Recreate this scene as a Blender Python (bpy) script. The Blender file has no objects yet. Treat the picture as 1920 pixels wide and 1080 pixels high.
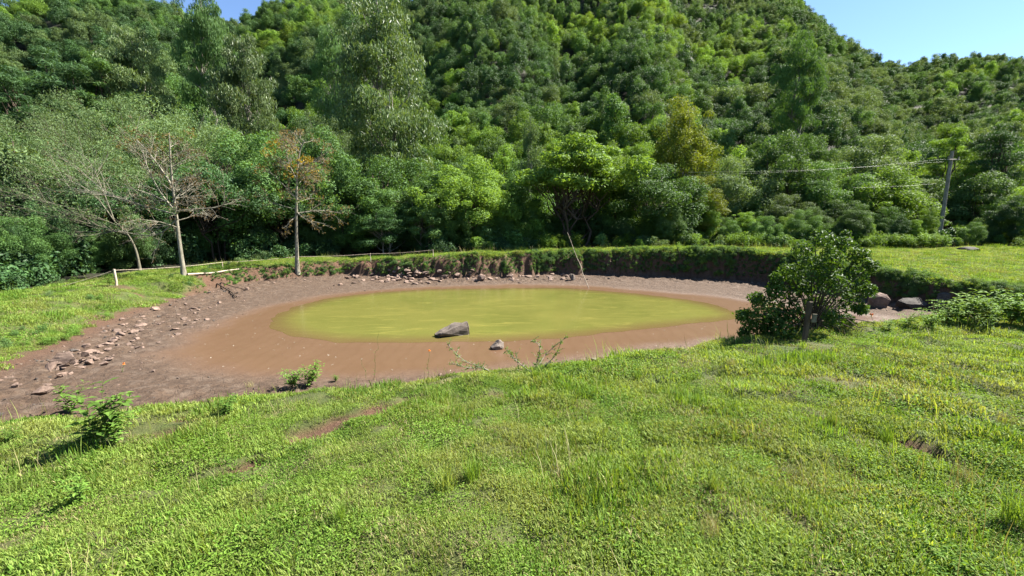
import bpy, math, random
import numpy as np
from mathutils import Vector, Matrix

# ---------------------------------------------------------------- camera, sky, sun, exposure
SC = bpy.context.scene
COL = SC.collection
PITCH = math.radians(8.5)
EYE = 3.6
F = 805.0                        # focal length in pixels of the 1920 wide photograph
cam = bpy.data.cameras.new('camera')
cam.sensor_width = 36.0
cam.lens = 36.0 * F / 1920.0
cam.clip_start = 0.05
cam.clip_end = 5000.0
camo = bpy.data.objects.new('camera', cam)
COL.objects.link(camo)
camo.location = (0, 0, EYE)
camo.rotation_euler = (math.pi / 2 - PITCH, 0, 0)
SC.camera = camo

SUN_EL = math.radians(49)
SUN_AZ = math.radians(73)         # measured from +Y towards +X
w = bpy.data.worlds.new('World')
SC.world = w
w.use_nodes = True
nt = w.node_tree
nt.nodes.clear()
sky = nt.nodes.new('ShaderNodeTexSky')
sky.sky_type = 'NISHITA'
sky.sun_disc = False
sky.sun_elevation = SUN_EL
sky.sun_rotation = SUN_AZ
sky.altitude = 1800
sky.air_density = 1.0
sky.dust_density = 0.0
sky.ozone_density = 4.0
bg = nt.nodes.new('ShaderNodeBackground')
bg.inputs['Strength'].default_value = 0.062
wo = nt.nodes.new('ShaderNodeOutputWorld')
nt.links.new(sky.outputs[0], bg.inputs[0])
nt.links.new(bg.outputs[0], wo.inputs[0])
sl = bpy.data.lights.new('sun', 'SUN')
sl.energy = 5.0
sl.angle = math.radians(0.5)
sl.color = (1.0, 0.95, 0.86)
so = bpy.data.objects.new('sun', sl)
COL.objects.link(so)
sd = Vector((math.sin(SUN_AZ) * math.cos(SUN_EL), math.cos(SUN_AZ) * math.cos(SUN_EL), math.sin(SUN_EL)))
so.rotation_euler = sd.to_track_quat('Z', 'Y').to_euler()
SC.view_settings.view_transform = 'Standard'
SC.view_settings.look = 'None'
SC.view_settings.gamma = 1.0
SC.view_settings.exposure = 2.15
try:
    SC.cycles.max_bounces = 5
    SC.cycles.diffuse_bounces = 2
    SC.cycles.glossy_bounces = 2
    SC.cycles.transmission_bounces = 3
    SC.cycles.sample_clamp_indirect = 4.0
except Exception:
    pass

# ---------------------------------------------------------------- helpers: rays, noise, distance
CP, SP = math.cos(PITCH), math.sin(PITCH)


def ray(px, py):
    u, v = px - 960.0, 540.0 - py
    return u, F * CP + v * SP, v * CP - F * SP


def flat(px, py, z=0.0):
    a, b, c = ray(px, py)
    t = (z - EYE) / c
    return a * t, b * t


def vnoise(x, y, seed=0):
    x = np.asarray(x, float); y = np.asarray(y, float)
    ix = np.floor(x).astype(np.int64); iy = np.floor(y).astype(np.int64)
    fx = x - ix; fy = y - iy
    fx = fx * fx * (3 - 2 * fx); fy = fy * fy * (3 - 2 * fy)

    def h(a, b):
        n = (a * 374761393 + b * 668265263 + seed * 974634777) & 0xffffffff
        n = ((n ^ (n >> 13)) * 1274126177) & 0xffffffff
        n = n ^ (n >> 16)
        return (n & 0xffffff) / float(0xffffff)
    a = h(ix, iy); b = h(ix + 1, iy); c = h(ix, iy + 1); d = h(ix + 1, iy + 1)
    return (a + (b - a) * fx) * (1 - fy) + (c + (d - c) * fx) * fy


def fbm(x, y, seed=0, o=4):
    s = 0; a = .5; t = 0
    for i in range(o):
        s = s + a * vnoise(x * 2 ** i + 17.3 * i, y * 2 ** i - 9.1 * i, seed + i)
        t += a; a *= .5
    return s / t


def sstep(a, b, x):
    t = np.clip((x - a) / (b - a), 0, 1)
    return t * t * (3 - 2 * t)


def resample(pts, step):
    """closed Catmull-Rom curve through pts (rows of any width), about one sample per step"""
    P = np.asarray(pts, float); n = len(P); out = []
    for i in range(n):
        p0, p1, p2, p3 = P[i - 1], P[i], P[(i + 1) % n], P[(i + 2) % n]
        k = max(2, int(np.linalg.norm((p2 - p1)[:2]) / step))
        for j in range(k):
            t = j / k
            out.append(.5 * ((2 * p1) + (-p0 + p2) * t + (2 * p0 - 5 * p1 + 4 * p2 - p3) * t * t + (-p0 + 3 * p1 - 3 * p2 + p3) * t ** 3))
    return np.array(out)


def inside(poly, X, Y):
    r = np.zeros(X.shape, bool)
    n = len(poly)
    for i in range(n):
        x1, y1 = poly[i][:2]; x2, y2 = poly[(i + 1) % n][:2]
        if y1 == y2:
            continue
        c = ((y1 > Y) != (y2 > Y)) & (X < (x2 - x1) * (Y - y1) / (y2 - y1) + x1)
        r ^= c
    return r


def sdist(poly, X, Y, attrs=False):
    """signed distance, positive outside; with attrs also the smooth mean of the curve's other columns"""
    X = np.asarray(X, float).ravel(); Y = np.asarray(Y, float).ravel()
    D = np.empty(len(X)); A = np.empty((len(X), poly.shape[1] - 2)) if attrs else None
    for s in range(0, len(X), 20000):
        d2 = (X[s:s + 20000, None] - poly[None, :, 0]) ** 2 + (Y[s:s + 20000, None] - poly[None, :, 1]) ** 2
        D[s:s + 20000] = np.sqrt(d2.min(1))
        if attrs:
            wt = 1.0 / (d2 + .3) ** 2
            A[s:s + 20000] = (wt @ poly[:, 2:]) / wt.sum(1, keepdims=True)
    D[inside(poly, X, Y)] *= -1
    return (D, A) if attrs else D


# ---------------------------------------------------------------- terrain
# foot of the banks round the pond: x, y, height of the bank's top, width of the bank
TOE = [(-11.2, 8.1, .95, 5), (-11.6, 9.6, .9, 4.6), (-12.9, 12.9, .85, 3.6), (-14.6, 16.7, .85, 2.8), (-15.3, 21.5, .9, 1.7),
       (-15.0, 25.4, 1.0, 1.2), (-11.4, 28.2, 1.15, 1.1), (-7.0, 27.6, 1.3, 1.0), (-3.4, 27.3, 1.6, 1.0), (0.5, 28.2, 1.62, .9), (4.4, 29.0, 1.72, .8),
       (9.5, 27.9, 1.85, .7), (14.1, 25.2, 1.9, .7), (16.2, 19.6, 1.45, .6), (16.9, 16.9, 1.25, .5), (18.9, 15.8, 1.15, .5), (24, 15.8, 1.25, .7),
       (25, 14.3, 1.5, 1.5), (20, 13.4, 1.6, 2.4), (15, 13.2, 1.7, 3.0), (10.5, 12.1, 1.72, 3.2), (4.2, 9.9, 1.72, 3.2), (0, 8.3, 1.7, 3.1),
       (-4, 7.2, 1.62, 3.0), (-8.0, 6.3, 1.45, 3.2), (-10.3, 6.6, 1.15, 4.2)]
TOE = resample(TOE, .2)
GREEN_PX = [(505, 603), (520, 590), (560, 573), (620, 559), (700, 549), (790, 543), (870, 541), (960, 540), (1050, 540), (1110, 544), (1200, 551),
            (1290, 562), (1350, 575), (1388, 592), (1340, 603), (1240, 613), (1120, 627), (1000, 636), (880, 640), (760, 642), (640, 641), (560, 632), (520, 620)]
GREEN = resample([flat(a, b) for a, b in GREEN_PX], .15)
BROWN_PX = [(300, 668), (380, 620), (480, 580), (620, 552), (760, 540), (900, 534), (1060, 534), (1180, 541), (1300, 551), (1400, 563), (1500, 577), (1640, 597), (1670, 608),
            (1500, 626), (1380, 640), (1250, 652), (1120, 668), (1000, 690), (820, 708), (600, 716), (420, 706), (320, 690)]
BROWN = resample([flat(a, b) for a, b in BROWN_PX], .25)
SCARS = [[(425, 893), (470, 880)], [(560, 835), (600, 815), (645, 797)], [(690, 785), (725, 772), (765, 762)], [(905, 738), (960, 733), (1010, 722)],
         [(1700, 850), (1740, 862)], [(1560, 722), (1590, 724)], [(290, 815), (330, 812)], [(330, 790), (350, 788)], [(1060, 897), (1080, 902)], [(1435, 800), (1460, 803)]]
SCARW = [.06, .13, .11, .09, .08, .06, .05, .04, .05, .05]
SCARS = [np.array([flat(a, b, 1.6 if a < 800 else 1.75) for a, b in s]) for s in SCARS]

def axis(segs):
    out = []
    for a, b, n in segs:
        out += list(np.linspace(a, b, n, endpoint=False))
    out.append(segs[-1][1])
    return np.array(out)

GX = axis([(-900, -300, 16), (-300, -60, 50), (-60, -20, 70), (-20, -7, 110), (-7, 7, 200), (7, 22, 125), (22, 60, 70), (60, 300, 50), (300, 900, 16)])
GY = axis([(-300, -60, 12), (-60, -6, 24), (-6, 1, 30), (1, 9, 130), (9, 31, 200), (31, 60, 70), (60, 300, 60), (300, 900, 18)])
XX, YY = np.meshgrid(GX, GY, indexing='ij')
x = XX.ravel(); y = YY.ravel()

AZT = np.radians([-180, -120, -70, -60, -52, -45, -40, -34, -28, -20, -10, 0, 8, 16, 24, 30, 36, 42, 48, 55, 65, 120, 180])
ELT = np.array([5, 8, 14.0, 14.6, 16.0, 17.0, 17.6, 19.2, 21.4, 24.0, 26.8, 28.5, 29, 28, 25.5, 21.5, 17.6, 14.2, 10.6, 8.6, 7.8, 6, 5])


def hill(x, y):
    r = np.hypot(x, y) + 1e-6; az = np.arctan2(x, y)
    el = np.radians(np.interp(az, AZT, ELT))
    r0 = np.interp(az, np.radians([-180, -60, -20, 0, 25, 45, 60, 180]), [60, 40, 44, 44, 50, 66, 75, 60])
    R = 225 + 45 * np.sin(az * 1.3 + .6)
    s = (r - r0) / (R - r0)
    top = np.tan(el) * R
    sc = np.clip(s, 0, 1)
    up = top * (.25 * sc ** 2 * (3 - 2 * sc) + .75 * sc ** 1.12)
    dn = top * np.exp(-np.clip(s - 1, 0, 9) * .9)
    h = np.where(s < 1, up, dn)
    amp = sstep(.02, .35, s)
    h += amp * (7 * (fbm(x / 55, y / 55, 5, 3) - .5) * 2)
    # gullies that run up the slope
    g = az * 9 + .8 * fbm(x / 60, y / 60, 9, 2) + .006 * r
    h += amp * 5.0 * np.sin(g * 2.2)
    return np.where(s > 0, h, 0)


near = (np.abs(x) < 60) & (y > -30) & (y < 75)
dT = np.full(len(x), 60.0); aT = np.tile([1.6, 2.0], (len(x), 1))
D, A = sdist(TOE, x[near], y[near], True)
dT[near] = D; aT[near] = A
nz = fbm(x * .9, y * .9, 3, 4) - .5
nf = fbm(x * 3.1, y * 3.1, 4, 3) - .5
# ragged edges: the steep far bank bites in and out
dTn = dT + (nz * 1.1 + nf * .35) * np.clip(1.6 - aT[:, 1] * .35, .3, 1)
top, wid = aT[:, 0], aT[:, 1]
far_w = sstep(2, 22, dT)
base = top * (1 - far_w) + far_w * (1.6 - 1.0 * sstep(-12, -22, x) + .25 * sstep(10, 40, x))
# a slight hump under the viewer
base = base + .27 * np.exp(-((x - .5) ** 2 / 30 + (y + .3) ** 2 / 16)) + .12 * sstep(0, 6, x) * np.exp(-(y - 3) ** 2 / 30) * sstep(16, 8, x)
t = np.clip(dTn / wid, 0, 1)
prof = np.where(wid > 2, t * t * (3 - 2 * t), 1 - (1 - t) ** 2.2)
toe_z = .22
z_out = toe_z + (base - toe_z) * prof
dG = np.full(len(x), 30.0); dB = np.full(len(x), 30.0)
inn = (dT < 1.5) & near
dG[inn] = sdist(GREEN, x[inn], y[inn]); dB[inn] = sdist(BROWN, x[inn], y[inn])
z_in = np.clip(dG, 0, 9) ** 1.3 * .016
z_in = np.minimum(z_in, toe_z) * sstep(0, 3.0, dG) - .03 * sstep(.0, -.8, dG) - .002
k = sstep(-.9, .3, dTn)
z = z_in * (1 - k) + z_out * k
outm = sstep(-.5, .6, dTn)
# lumps: rough dried mud at the rim, hummocks in the turf
rim = sstep(-4.2, -.6, dTn) * (1 - outm) * sstep(.3, 2.5, dB + 1)
z += rim * (.16 * (fbm(x * 2.7, y * 2.7, 21, 3) - .5) + .18 * (fbm(x * 6, y * 6, 22, 2) - .5))
turf = sstep(.1, 1.2, dTn) * near
z += turf * (.15 * (fbm(x * .8, y * .8, 31, 3) - .5) + .15 * (fbm(x * 3.6, y * 3.6, 32, 3) - .5))
steep = near * sstep(-.1, .25, dTn) * sstep(1.7, .5, dTn) * (wid < 2)
z += steep * (.28 * (fbm(x * 2.6, y * 2.6, 41, 3) - .5) + .3 * (fbm(x * 7, y * 7, 42, 2) - .5))
scar = np.zeros(len(x)); scar2 = np.zeros(len(x))
for sp, sw in zip(SCARS, SCARW):
    d = np.full(len(x), 9.0)
    for a, b in zip(sp[:-1], sp[1:]):
        L = b - a; tt = np.clip(((x - a[0]) * L[0] + (y - a[1]) * L[1]) / (L @ L), 0, 1)
        d = np.minimum(d, np.hypot(x - a[0] - tt * L[0], y - a[1] - tt * L[1]))
    d = d + .26 * (fbm(x * 4, y * 4, 51, 3) - .5)
    scar = np.maximum(scar, sstep(sw * 1.6, sw * .7, d)); scar2 = np.maximum(scar2, (d < sw + .07) * 1.0)
z -= scar * .07
z += hill(x, y) * sstep(8, 20, dT)
GZ = z.reshape(XX.shape)

# what covers the ground: grass, wet mud, forest litter
bare_left = sstep(.57, .67, fbm(x * .75 + 3, y * .75, 61, 3)) * sstep(-9, -12, x) * sstep(3.4, 1.2, dTn)
grass = sstep(.10, .28, dTn / wid + .25 * (fbm(x * 3, y * 3, 62, 3) - .5)) * (1 - bare_left) * (1 - scar)
grass = np.where(wid < 1.6, grass * sstep(.55, 1.1, dTn / wid + .7 * (fbm(x * 2, y * 2, 63, 2) - .5)), grass)
grass = np.where((wid > 2.2) & (y < 15), np.maximum(grass, sstep(.02, .12, dTn / wid) * (x > -7.5)) * (1 - scar), grass)
edge = np.interp(np.arctan2(x, y + 1e-9), np.radians([-60, -45, -30, -15, 0, 20, 35, 50]), [4.2, 5.0, 3.6, 3.0, 3.2, 4.5, 12, 22])
forest = sstep(0, 1.4, dT - edge + 1.6 * (fbm(x * .5, y * .5, 64, 2) - .5)) * ((y > 9) | (dT > 40)) * (y > -20)
grass = grass * (1 - forest)
wet = sstep(.7, -.9, dB + .7 * (fbm(x * .8, y * .8, 65, 3) - .5))
GG = grass.reshape(XX.shape); GF = forest.reshape(XX.shape); GD = dTn.reshape(XX.shape); GS = scar2.reshape(XX.shape)


def bil(G, px, py):
    px = np.asarray(px, float); py = np.asarray(py, float)
    i = np.clip(np.searchsorted(GX, px) - 1, 0, len(GX) - 2); j = np.clip(np.searchsorted(GY, py) - 1, 0, len(GY) - 2)
    a = (px - GX[i]) / (GX[i + 1] - GX[i]); b = (py - GY[j]) / (GY[j + 1] - GY[j])
    return (G[i, j] * (1 - a) + G[i + 1, j] * a) * (1 - b) + (G[i, j + 1] * (1 - a) + G[i + 1, j + 1] * a) * b


def hgt(px, py):
    return bil(GZ, px, py)


def hit(px, py, tmax=.5):
    """where the sight line through a point of the photograph meets the ground"""
    a, b, c = ray(px, py)
    ts = np.linspace(.0015, tmax, 6000)
    d = EYE + ts * c - hgt(a * ts, b * ts)
    k = np.argmax(d < 0) if (d < 0).any() else len(ts) - 1
    t = ts[k]
    return a * t, b * t, float(hgt(a * t, b * t))


def slope_n(px, py, e=.15):
    gx = (hgt(px + e, py) - hgt(px - e, py)) / (2 * e); gy = (hgt(px, py + e) - hgt(px, py - e)) / (2 * e)
    n = np.stack([-gx, -gy, np.ones_like(gx)], -1)
    return n / np.linalg.norm(n, axis=-1, keepdims=True)


# ---------------------------------------------------------------- mesh helpers
def mesh_quads(name, V, Q, mats=None, attrs=None, mi=None, smooth=False):
    V = np.asarray(V, np.float32); Q = np.asarray(Q, np.int32)
    me = bpy.data.meshes.new(name)
    me.vertices.add(len(V)); me.vertices.foreach_set('co', V.ravel())
    me.loops.add(Q.size); me.loops.foreach_set('vertex_index', Q.ravel())
    me.polygons.add(len(Q)); me.polygons.foreach_set('loop_start', np.arange(0, Q.size, 4, dtype=np.int32))
    if mi is not None:
        me.polygons.foreach_set('material_index', np.asarray(mi, np.int32))
    me.polygons.foreach_set('use_smooth', np.full(len(Q), smooth))
    for k, v in (attrs or {}).items():
        at = me.attributes.new(k, 'FLOAT', 'POINT'); at.data.foreach_set('value', np.asarray(v, np.float32))
    me.update(calc_edges=True); me.validate()
    for m in (mats or []):
        me.materials.append(m)
    return me


def tag(o, label=None, cat=None, group=None, kind=None):
    if label: o['label'] = label
    if cat: o['category'] = cat
    if group: o['group'] = group
    if kind: o['kind'] = kind
    return o


def link(name, me, parent=None, loc=(0, 0, 0), rot=(0, 0, 0), scale=(1, 1, 1)):
    o = bpy.data.objects.new(name, me); COL.objects.link(o)
    o.location = loc; o.rotation_euler = rot; o.scale = scale
    if parent: o.parent = parent
    return o


def nrm(v):
    return v / (np.linalg.norm(v, axis=-1, keepdims=True) + 1e-9)


class Geo:
    """collects quads"""
    def __init__(s):
        s.v = []; s.q = []; s.t = []; s.n = 0

    def add(s, v, q, t=.5):
        v = np.asarray(v, float); s.v.append(v); s.q.append(np.asarray(q) + s.n); s.n += len(v)
        s.t.append(np.full(len(v), t) if np.isscalar(t) else t)

    def tube(s, pts, rad, n=6, t=.5):
        pts = np.asarray(pts, float); rad = np.asarray(rad, float); m = len(pts)
        d = np.gradient(pts, axis=0); d = nrm(d)
        ref = np.array([0.13, 0.2, 1.0]) if abs(d[0, 2]) < .8 else np.array([1.0, .1, .05])
        a = nrm(np.cross(d, ref)); b = np.cross(d, a)
        th = np.arange(n) * 2 * math.pi / n
        V = pts[:, None] + rad[:, None, None] * (a[:, None] * np.cos(th)[None, :, None] + b[:, None] * np.sin(th)[None, :, None])
        i = np.arange(m - 1)[:, None] * n; j = np.arange(n)[None]; j2 = (j + 1) % n
        Q = np.stack([i + j, i + j2, i + n + j2, i + n + j], -1).reshape(-1, 4)
        s.add(V.reshape(-1, 3), Q, t)

    def leaves(s, C, Dv, N, L, W, tint, fold=.18):
        """rhombic leaves: centre, long axis, normal, length, width"""
        Dv = nrm(Dv); S = nrm(np.cross(N, Dv)); N2 = np.cross(Dv, S)
        L = np.asarray(L)[:, None]; W = np.asarray(W)[:, None]
        v = np.stack([C - Dv * L * .5, C + S * W * .5 + N2 * W * fold - Dv * L * .05, C + Dv * L * .5, C - S * W * .5 + N2 * W * fold - Dv * L * .05], 1).reshape(-1, 3)
        s.add(v, np.arange(len(v)).reshape(-1, 4), np.repeat(tint, 4))

    def mesh(s, name, mats, smooth=False):
        return mesh_quads(name, np.concatenate(s.v), np.concatenate(s.q), mats, {'tint': np.concatenate(s.t)}, smooth=smooth)


# ---------------------------------------------------------------- materials
class NT:
    def __init__(s, name):
        s.m = bpy.data.materials.new(name); s.m.use_nodes = True
        s.t = s.m.node_tree; s.t.nodes.clear()
        s.out = s.n('ShaderNodeOutputMaterial')

    def n(s, typ, ins=None, **kw):
        nd = s.t.nodes.new(typ)
        for k, v in kw.items(): setattr(nd, k, v)
        for k, v in (ins or {}).items():
            if isinstance(v, bpy.types.NodeSocket): s.t.links.new(v, nd.inputs[k])
            else: nd.inputs[k].default_value = v
        return nd

    def mix(s, f, a, b, mode='MIX'):
        nd = s.t.nodes.new('ShaderNodeMix'); nd.data_type = 'RGBA'; nd.blend_type = mode; nd.clamp_factor = True
        for k, v in ((0, f), (6, a), (7, b)):
            if isinstance(v, bpy.types.NodeSocket): s.t.links.new(v, nd.inputs[k])
            else: nd.inputs[k].default_value = v if k == 0 else (*v[:3], 1)
        return nd.outputs[2]

    def math(s, op, a, b=0.0, c=0.0, clamp=False):
        nd = s.t.nodes.new('ShaderNodeMath'); nd.operation = op; nd.use_clamp = clamp
        for k, v in enumerate((a, b, c)):
            if isinstance(v, bpy.types.NodeSocket): s.t.links.new(v, nd.inputs[k])
            else: nd.inputs[k].default_value = v
        return nd.outputs[0]

    def ramp(s, f, stops):
        nd = s.t.nodes.new('ShaderNodeValToRGB'); s.t.links.new(f, nd.inputs[0])
        e = nd.color_ramp.elements
        while len(e) < len(stops): e.new(.5)
        for i, (p, c) in enumerate(stops):
            e[i].position = p; e[i].color = (*c, 1) if not np.isscalar(c) else (c, c, c, 1)
        return nd.outputs[0]

    def noise(s, scale, detail=4, rough=.6, vec=None, typ='ShaderNodeTexNoise', dist=0):
        nd = s.n('ShaderNodeTexNoise', {'Scale': scale, 'Detail': detail, 'Roughness': rough, 'Distortion': dist})
        if vec: s.t.links.new(vec, nd.inputs['Vector'])
        return nd.outputs['Fac']

    def attr(s, name):
        return s.n('ShaderNodeAttribute', attribute_name=name).outputs['Fac']

    def done(s, sh):
        s.t.links.new(sh, s.out.inputs[0]); return s.m


def leaf_mat(name, a, b, alt, trans=.3, rough=.5, spec=.35, wild=.5, patch=None):
    """a, b: darker and lighter leaf; alt: the tone some whole plants lean to"""
    m = NT(name)
    oi = m.n('ShaderNodeObjectInfo').outputs['Random']
    c = m.mix(m.attr('tint'), a, b)
    c = m.mix(m.math('MULTIPLY', m.math('POWER', oi, 2.0), wild), c, alt)
    pos = m.n('ShaderNodeNewGeometry').outputs['Position']
    if patch:
        f = m.ramp(m.noise(patch[0], 3, .6, pos), [(.42, 0.0), (.62, 1.0)])
        c = m.mix(m.math('MULTIPLY', f, patch[2]), c, patch[1])
    val = m.math('MULTIPLY_ADD', m.math('FRACT', m.math('MULTIPLY', oi, 7.31)), .5, .75)
    hs = m.n('ShaderNodeHueSaturation', {'Value': val, 'Color': c}).outputs[0]
    p = m.n('ShaderNodeBsdfPrincipled', {'Base Color': hs, 'Roughness': rough, 'Specular IOR Level': spec})
    tc = m.mix(1.0, hs, (1.5, 1.35, .5), 'MULTIPLY')
    tr = m.n('ShaderNodeBsdfTranslucent', {'Color': tc})
    mx = m.n('ShaderNodeMixShader', {0: trans, 1: p.outputs[0], 2: tr.outputs[0]})
    return m.done(mx.outputs[0])


def bark_mat(name, a, b, scale=6, rough=.85):
    m = NT(name)
    tc = m.n('ShaderNodeTexCoord').outputs['Object']
    mp = m.n('ShaderNodeMapping', {'Vector': tc, 'Scale': (1, 1, .35)}).outputs[0]
    f = m.noise(scale, 6, .7, mp)
    c = m.ramp(f, [(.32, a), (.66, b)])
    bp = m.n('ShaderNodeBump', {'Strength': .5, 'Distance': .03, 'Height': f})
    p = m.n('ShaderNodeBsdfPrincipled', {'Base Color': c, 'Roughness': rough, 'Specular IOR Level': .2, 'Normal': bp.outputs[0]})
    return m.done(p.outputs[0])


def ground_mat():
    m = NT('ground')
    pos = m.n('ShaderNodeNewGeometry').outputs['Position']
    n1 = m.noise(.9, 6, .65, pos); n2 = m.noise(9, 6, .7, pos); n3 = m.noise(60, 4, .7, pos); n4 = m.noise(3.2, 5, .7, pos, dist=.5)
    soil = m.mix(n2, (.034, .017, .009), (.105, .054, .030))
    soil = m.mix(m.ramp(n3, [(.5, 0), (.72, 1)]), soil, (.145, .088, .055))
    mud = m.mix(m.ramp(n2, [(.35, 0), (.65, 1)]), (.034, .020, .012), (.088, .056, .035))
    mud = m.mix(m.ramp(n4, [(.5, 0), (.7, 1)]), mud, (.105, .076, .055))
    mud = m.mix(m.ramp(n3, [(.6, 0), (.68, 1)]), mud, (.135, .105, .08))
    wetc = m.mix(n1, (.084, .048, .026), (.115, .068, .040))
    wetc = m.mix(m.ramp(n3, [(.70, 0), (.74, 1)]), wetc, (.5, .45, .38))
    wv = m.n('ShaderNodeTexWave', {'Vector': pos, 'Scale': .8, 'Distortion': 6.0, 'Detail': 3.0}).outputs['Fac']
    wetc = m.mix(m.math('MULTIPLY', m.ramp(wv, [(.7, 0), (.95, 1)]), .12), wetc, (.065, .034, .016))
    wet = m.attr('wet')
    mud = m.mix(wet, mud, wetc)
    out = m.attr('bank')
    mud = m.mix(out, mud, soil)
    gr = m.mix(n2, (.022, .034, .007), (.075, .095, .020))
    gr = m.mix(m.ramp(n4, [(.45, 0), (.7, 1)]), gr, (.09, .09, .03))
    c = m.mix(m.attr('grass'), mud, gr)
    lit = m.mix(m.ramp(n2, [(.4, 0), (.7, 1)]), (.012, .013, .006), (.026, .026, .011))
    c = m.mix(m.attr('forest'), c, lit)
    rg = m.math('MULTIPLY_ADD', wet, -.62, .92)
    cr = m.n('ShaderNodeTexVoronoi', {'Vector': pos, 'Scale': 4.5}, feature='DISTANCE_TO_EDGE').outputs[0]
    crk = m.math('MULTIPLY', m.math('MULTIPLY', m.ramp(cr, [(0, 0), (.06, 1)]), .12), m.math('SUBTRACT', 1.0, m.attr('bank')))
    h = m.math('ADD', m.math('ADD', m.math('MULTIPLY', n2, .5), m.math('MULTIPLY', n3, .35)), crk)
    h = m.math('MULTIPLY', h, m.math('MULTIPLY_ADD', wet, -.97, 1.0))
    bp = m.n('ShaderNodeBump', {'Strength': 1.0, 'Distance': .07, 'Height': h})
    p = m.n('ShaderNodeBsdfPrincipled', {'Base Color': c, 'Roughness': rg, 'Specular IOR Level': .3, 'Normal': bp.outputs[0]})
    return m.done(p.outputs[0])


n_i, n_j = XX.shape
ii, jj = np.meshgrid(np.arange(n_i - 1), np.arange(n_j - 1), indexing='ij')
q = (ii * n_j + jj).ravel()
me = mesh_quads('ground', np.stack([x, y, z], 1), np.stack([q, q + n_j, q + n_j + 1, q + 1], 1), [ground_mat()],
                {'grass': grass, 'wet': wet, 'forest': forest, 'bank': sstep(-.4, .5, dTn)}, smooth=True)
tag(link('ground', me), kind='structure')

# ---------------------------------------------------------------- pond water
def water_mat():
    m = NT('pond_water')
    pos = m.n('ShaderNodeNewGeometry').outputs['Position']
    n1 = m.noise(.35, 5, .6, pos, dist=.6)
    mp = m.n('ShaderNodeMapping', {'Vector': pos, 'Scale': (.45, 1.6, 1)}).outputs[0]
    n2 = m.noise(1.3, 5, .65, mp, dist=1.0)
    c = m.mix(m.ramp(n1, [(.35, 0), (.65, 1)]), (.088, .091, .021), (.114, .110, .027))
    c = m.mix(m.ramp(n2, [(.52, 0), (.75, 1)]), c, (.150, .138, .034))
    dep = m.attr('depth')
    f = m.ramp(m.math('ADD', dep, m.math('MULTIPLY', n2, .16)), [(.03, 0), (.50, 1)])
    f.node.color_ramp.interpolation = 'EASE'
    c = m.mix(f, (.088, .060, .024), c)
    bp = m.n('ShaderNodeBump', {'Strength': .15, 'Distance': .01, 'Height': m.noise(14, 3, .5, pos)})
    p = m.n('ShaderNodeBsdfPrincipled', {'Base Color': c, 'Roughness': .16, 'Specular IOR Level': .35, 'IOR': 1.33, 'Normal': bp.outputs[0]})
    return m.done(p.outputs[0])

gx = np.arange(GREEN[:, 0].min(), GREEN[:, 0].max(), .2); rings = np.linspace(1, 0, 26)
cen = GREEN.mean(0)
pts = []; dep = []
g = GREEN.copy(); g[:, 0] += .5 * (fbm(g[:, 0] * .9, g[:, 1] * 2.3, 78, 4) - .5); g[:, 1] += .17 * (fbm(g[:, 0] * 1.3, g[:, 1] * 1.3, 77, 3) - .5) * 2
for r in rings:
    pts.append(cen + (g - cen) * r)
P = np.concatenate(pts); dep = np.clip(-sdist(GREEN, P[:, 0], P[:, 1]) / 3.0, 0, 1)
n = len(g); qs = []
for k in range(len(rings) - 1):
    a = np.arange(n); b = (a + 1) % n
    qs.append(np.stack([k * n + a, k * n + b, (k + 1) * n + b, (k + 1) * n + a], 1))
me = mesh_quads('pond_water', np.c_[P, np.full(len(P), .0)], np.concatenate(qs), [water_mat()], {'depth': dep}, smooth=True)
o = tag(link('pond_water', me), kind='structure')

# ---------------------------------------------------------------- foliage materials
LM = {}
LM['deep'] = leaf_mat('leaf_deep_green', (0.022, 0.060, 0.020), (0.065, 0.136, 0.040), (0.050, 0.098, 0.037), .26, .55, .2, .8)
LM['mid'] = leaf_mat('leaf_mid_green', (0.040, 0.094, 0.022), (0.103, 0.198, 0.048), (0.078, 0.138, 0.044), .3, .6, .2, .8)
LM['bright'] = leaf_mat('leaf_bright_green', (0.063, 0.136, 0.018), (0.168, 0.282, 0.045), (0.134, 0.218, 0.044), .35, .6, .2, .6)
LM['olive'] = leaf_mat('leaf_olive_grey', (0.056, 0.101, 0.035), (0.129, 0.196, 0.073), (0.101, 0.149, 0.056), .3, .6, .2, .7)
LM['yellow'] = leaf_mat('leaf_yellow_green', (.065, .12, .012), (.155, .23, .030), (.10, .16, .03), .36, .6, .2, .6)
LM['autumn'] = leaf_mat('leaf_autumn', (.070, .11, .012), (.185, .225, .026), (.12, .15, .02), .34, .6, .2, .3)
LM['silver'] = leaf_mat('leaf_silver_green', (.048, .092, .026), (.15, .21, .075), (.08, .14, .04), .28, .45, .3, .5)
LM['rust'] = leaf_mat('leaf_rust', (.075, .045, .018), (.15, .095, .042), (.15, .14, .03), .3, .6, .2, .5)
LM['gold'] = leaf_mat('leaf_gold', (.12, .10, .012), (.26, .20, .025), (.3, .12, .03), .35, .6, .2, .5)
LM['bush'] = leaf_mat('leaf_glossy_dark', (.024, .06, .010), (.075, .14, .020), (.06, .11, .02), .3, .55, .2, .3)
LM['herb'] = leaf_mat('leaf_herb', (.055, .115, .018), (.13, .23, .04), (.12, .18, .035), .34, .65, .12, .4)
BK = {}
BK['brown'] = bark_mat('bark_brown', (.035, .024, .016), (.10, .075, .052))
BK['pale'] = bark_mat('bark_pale', (.085, .075, .052), (.27, .25, .19), 9)
BK['lichen'] = bark_mat('bark_lichen', (.05, .045, .03), (.17, .155, .11), 9)
BK['grey'] = bark_mat('bark_grey', (.085, .075, .06), (.26, .235, .20), 7)
BK['dark'] = bark_mat('bark_dark', (.018, .013, .009), (.05, .036, .025), 7)
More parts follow.
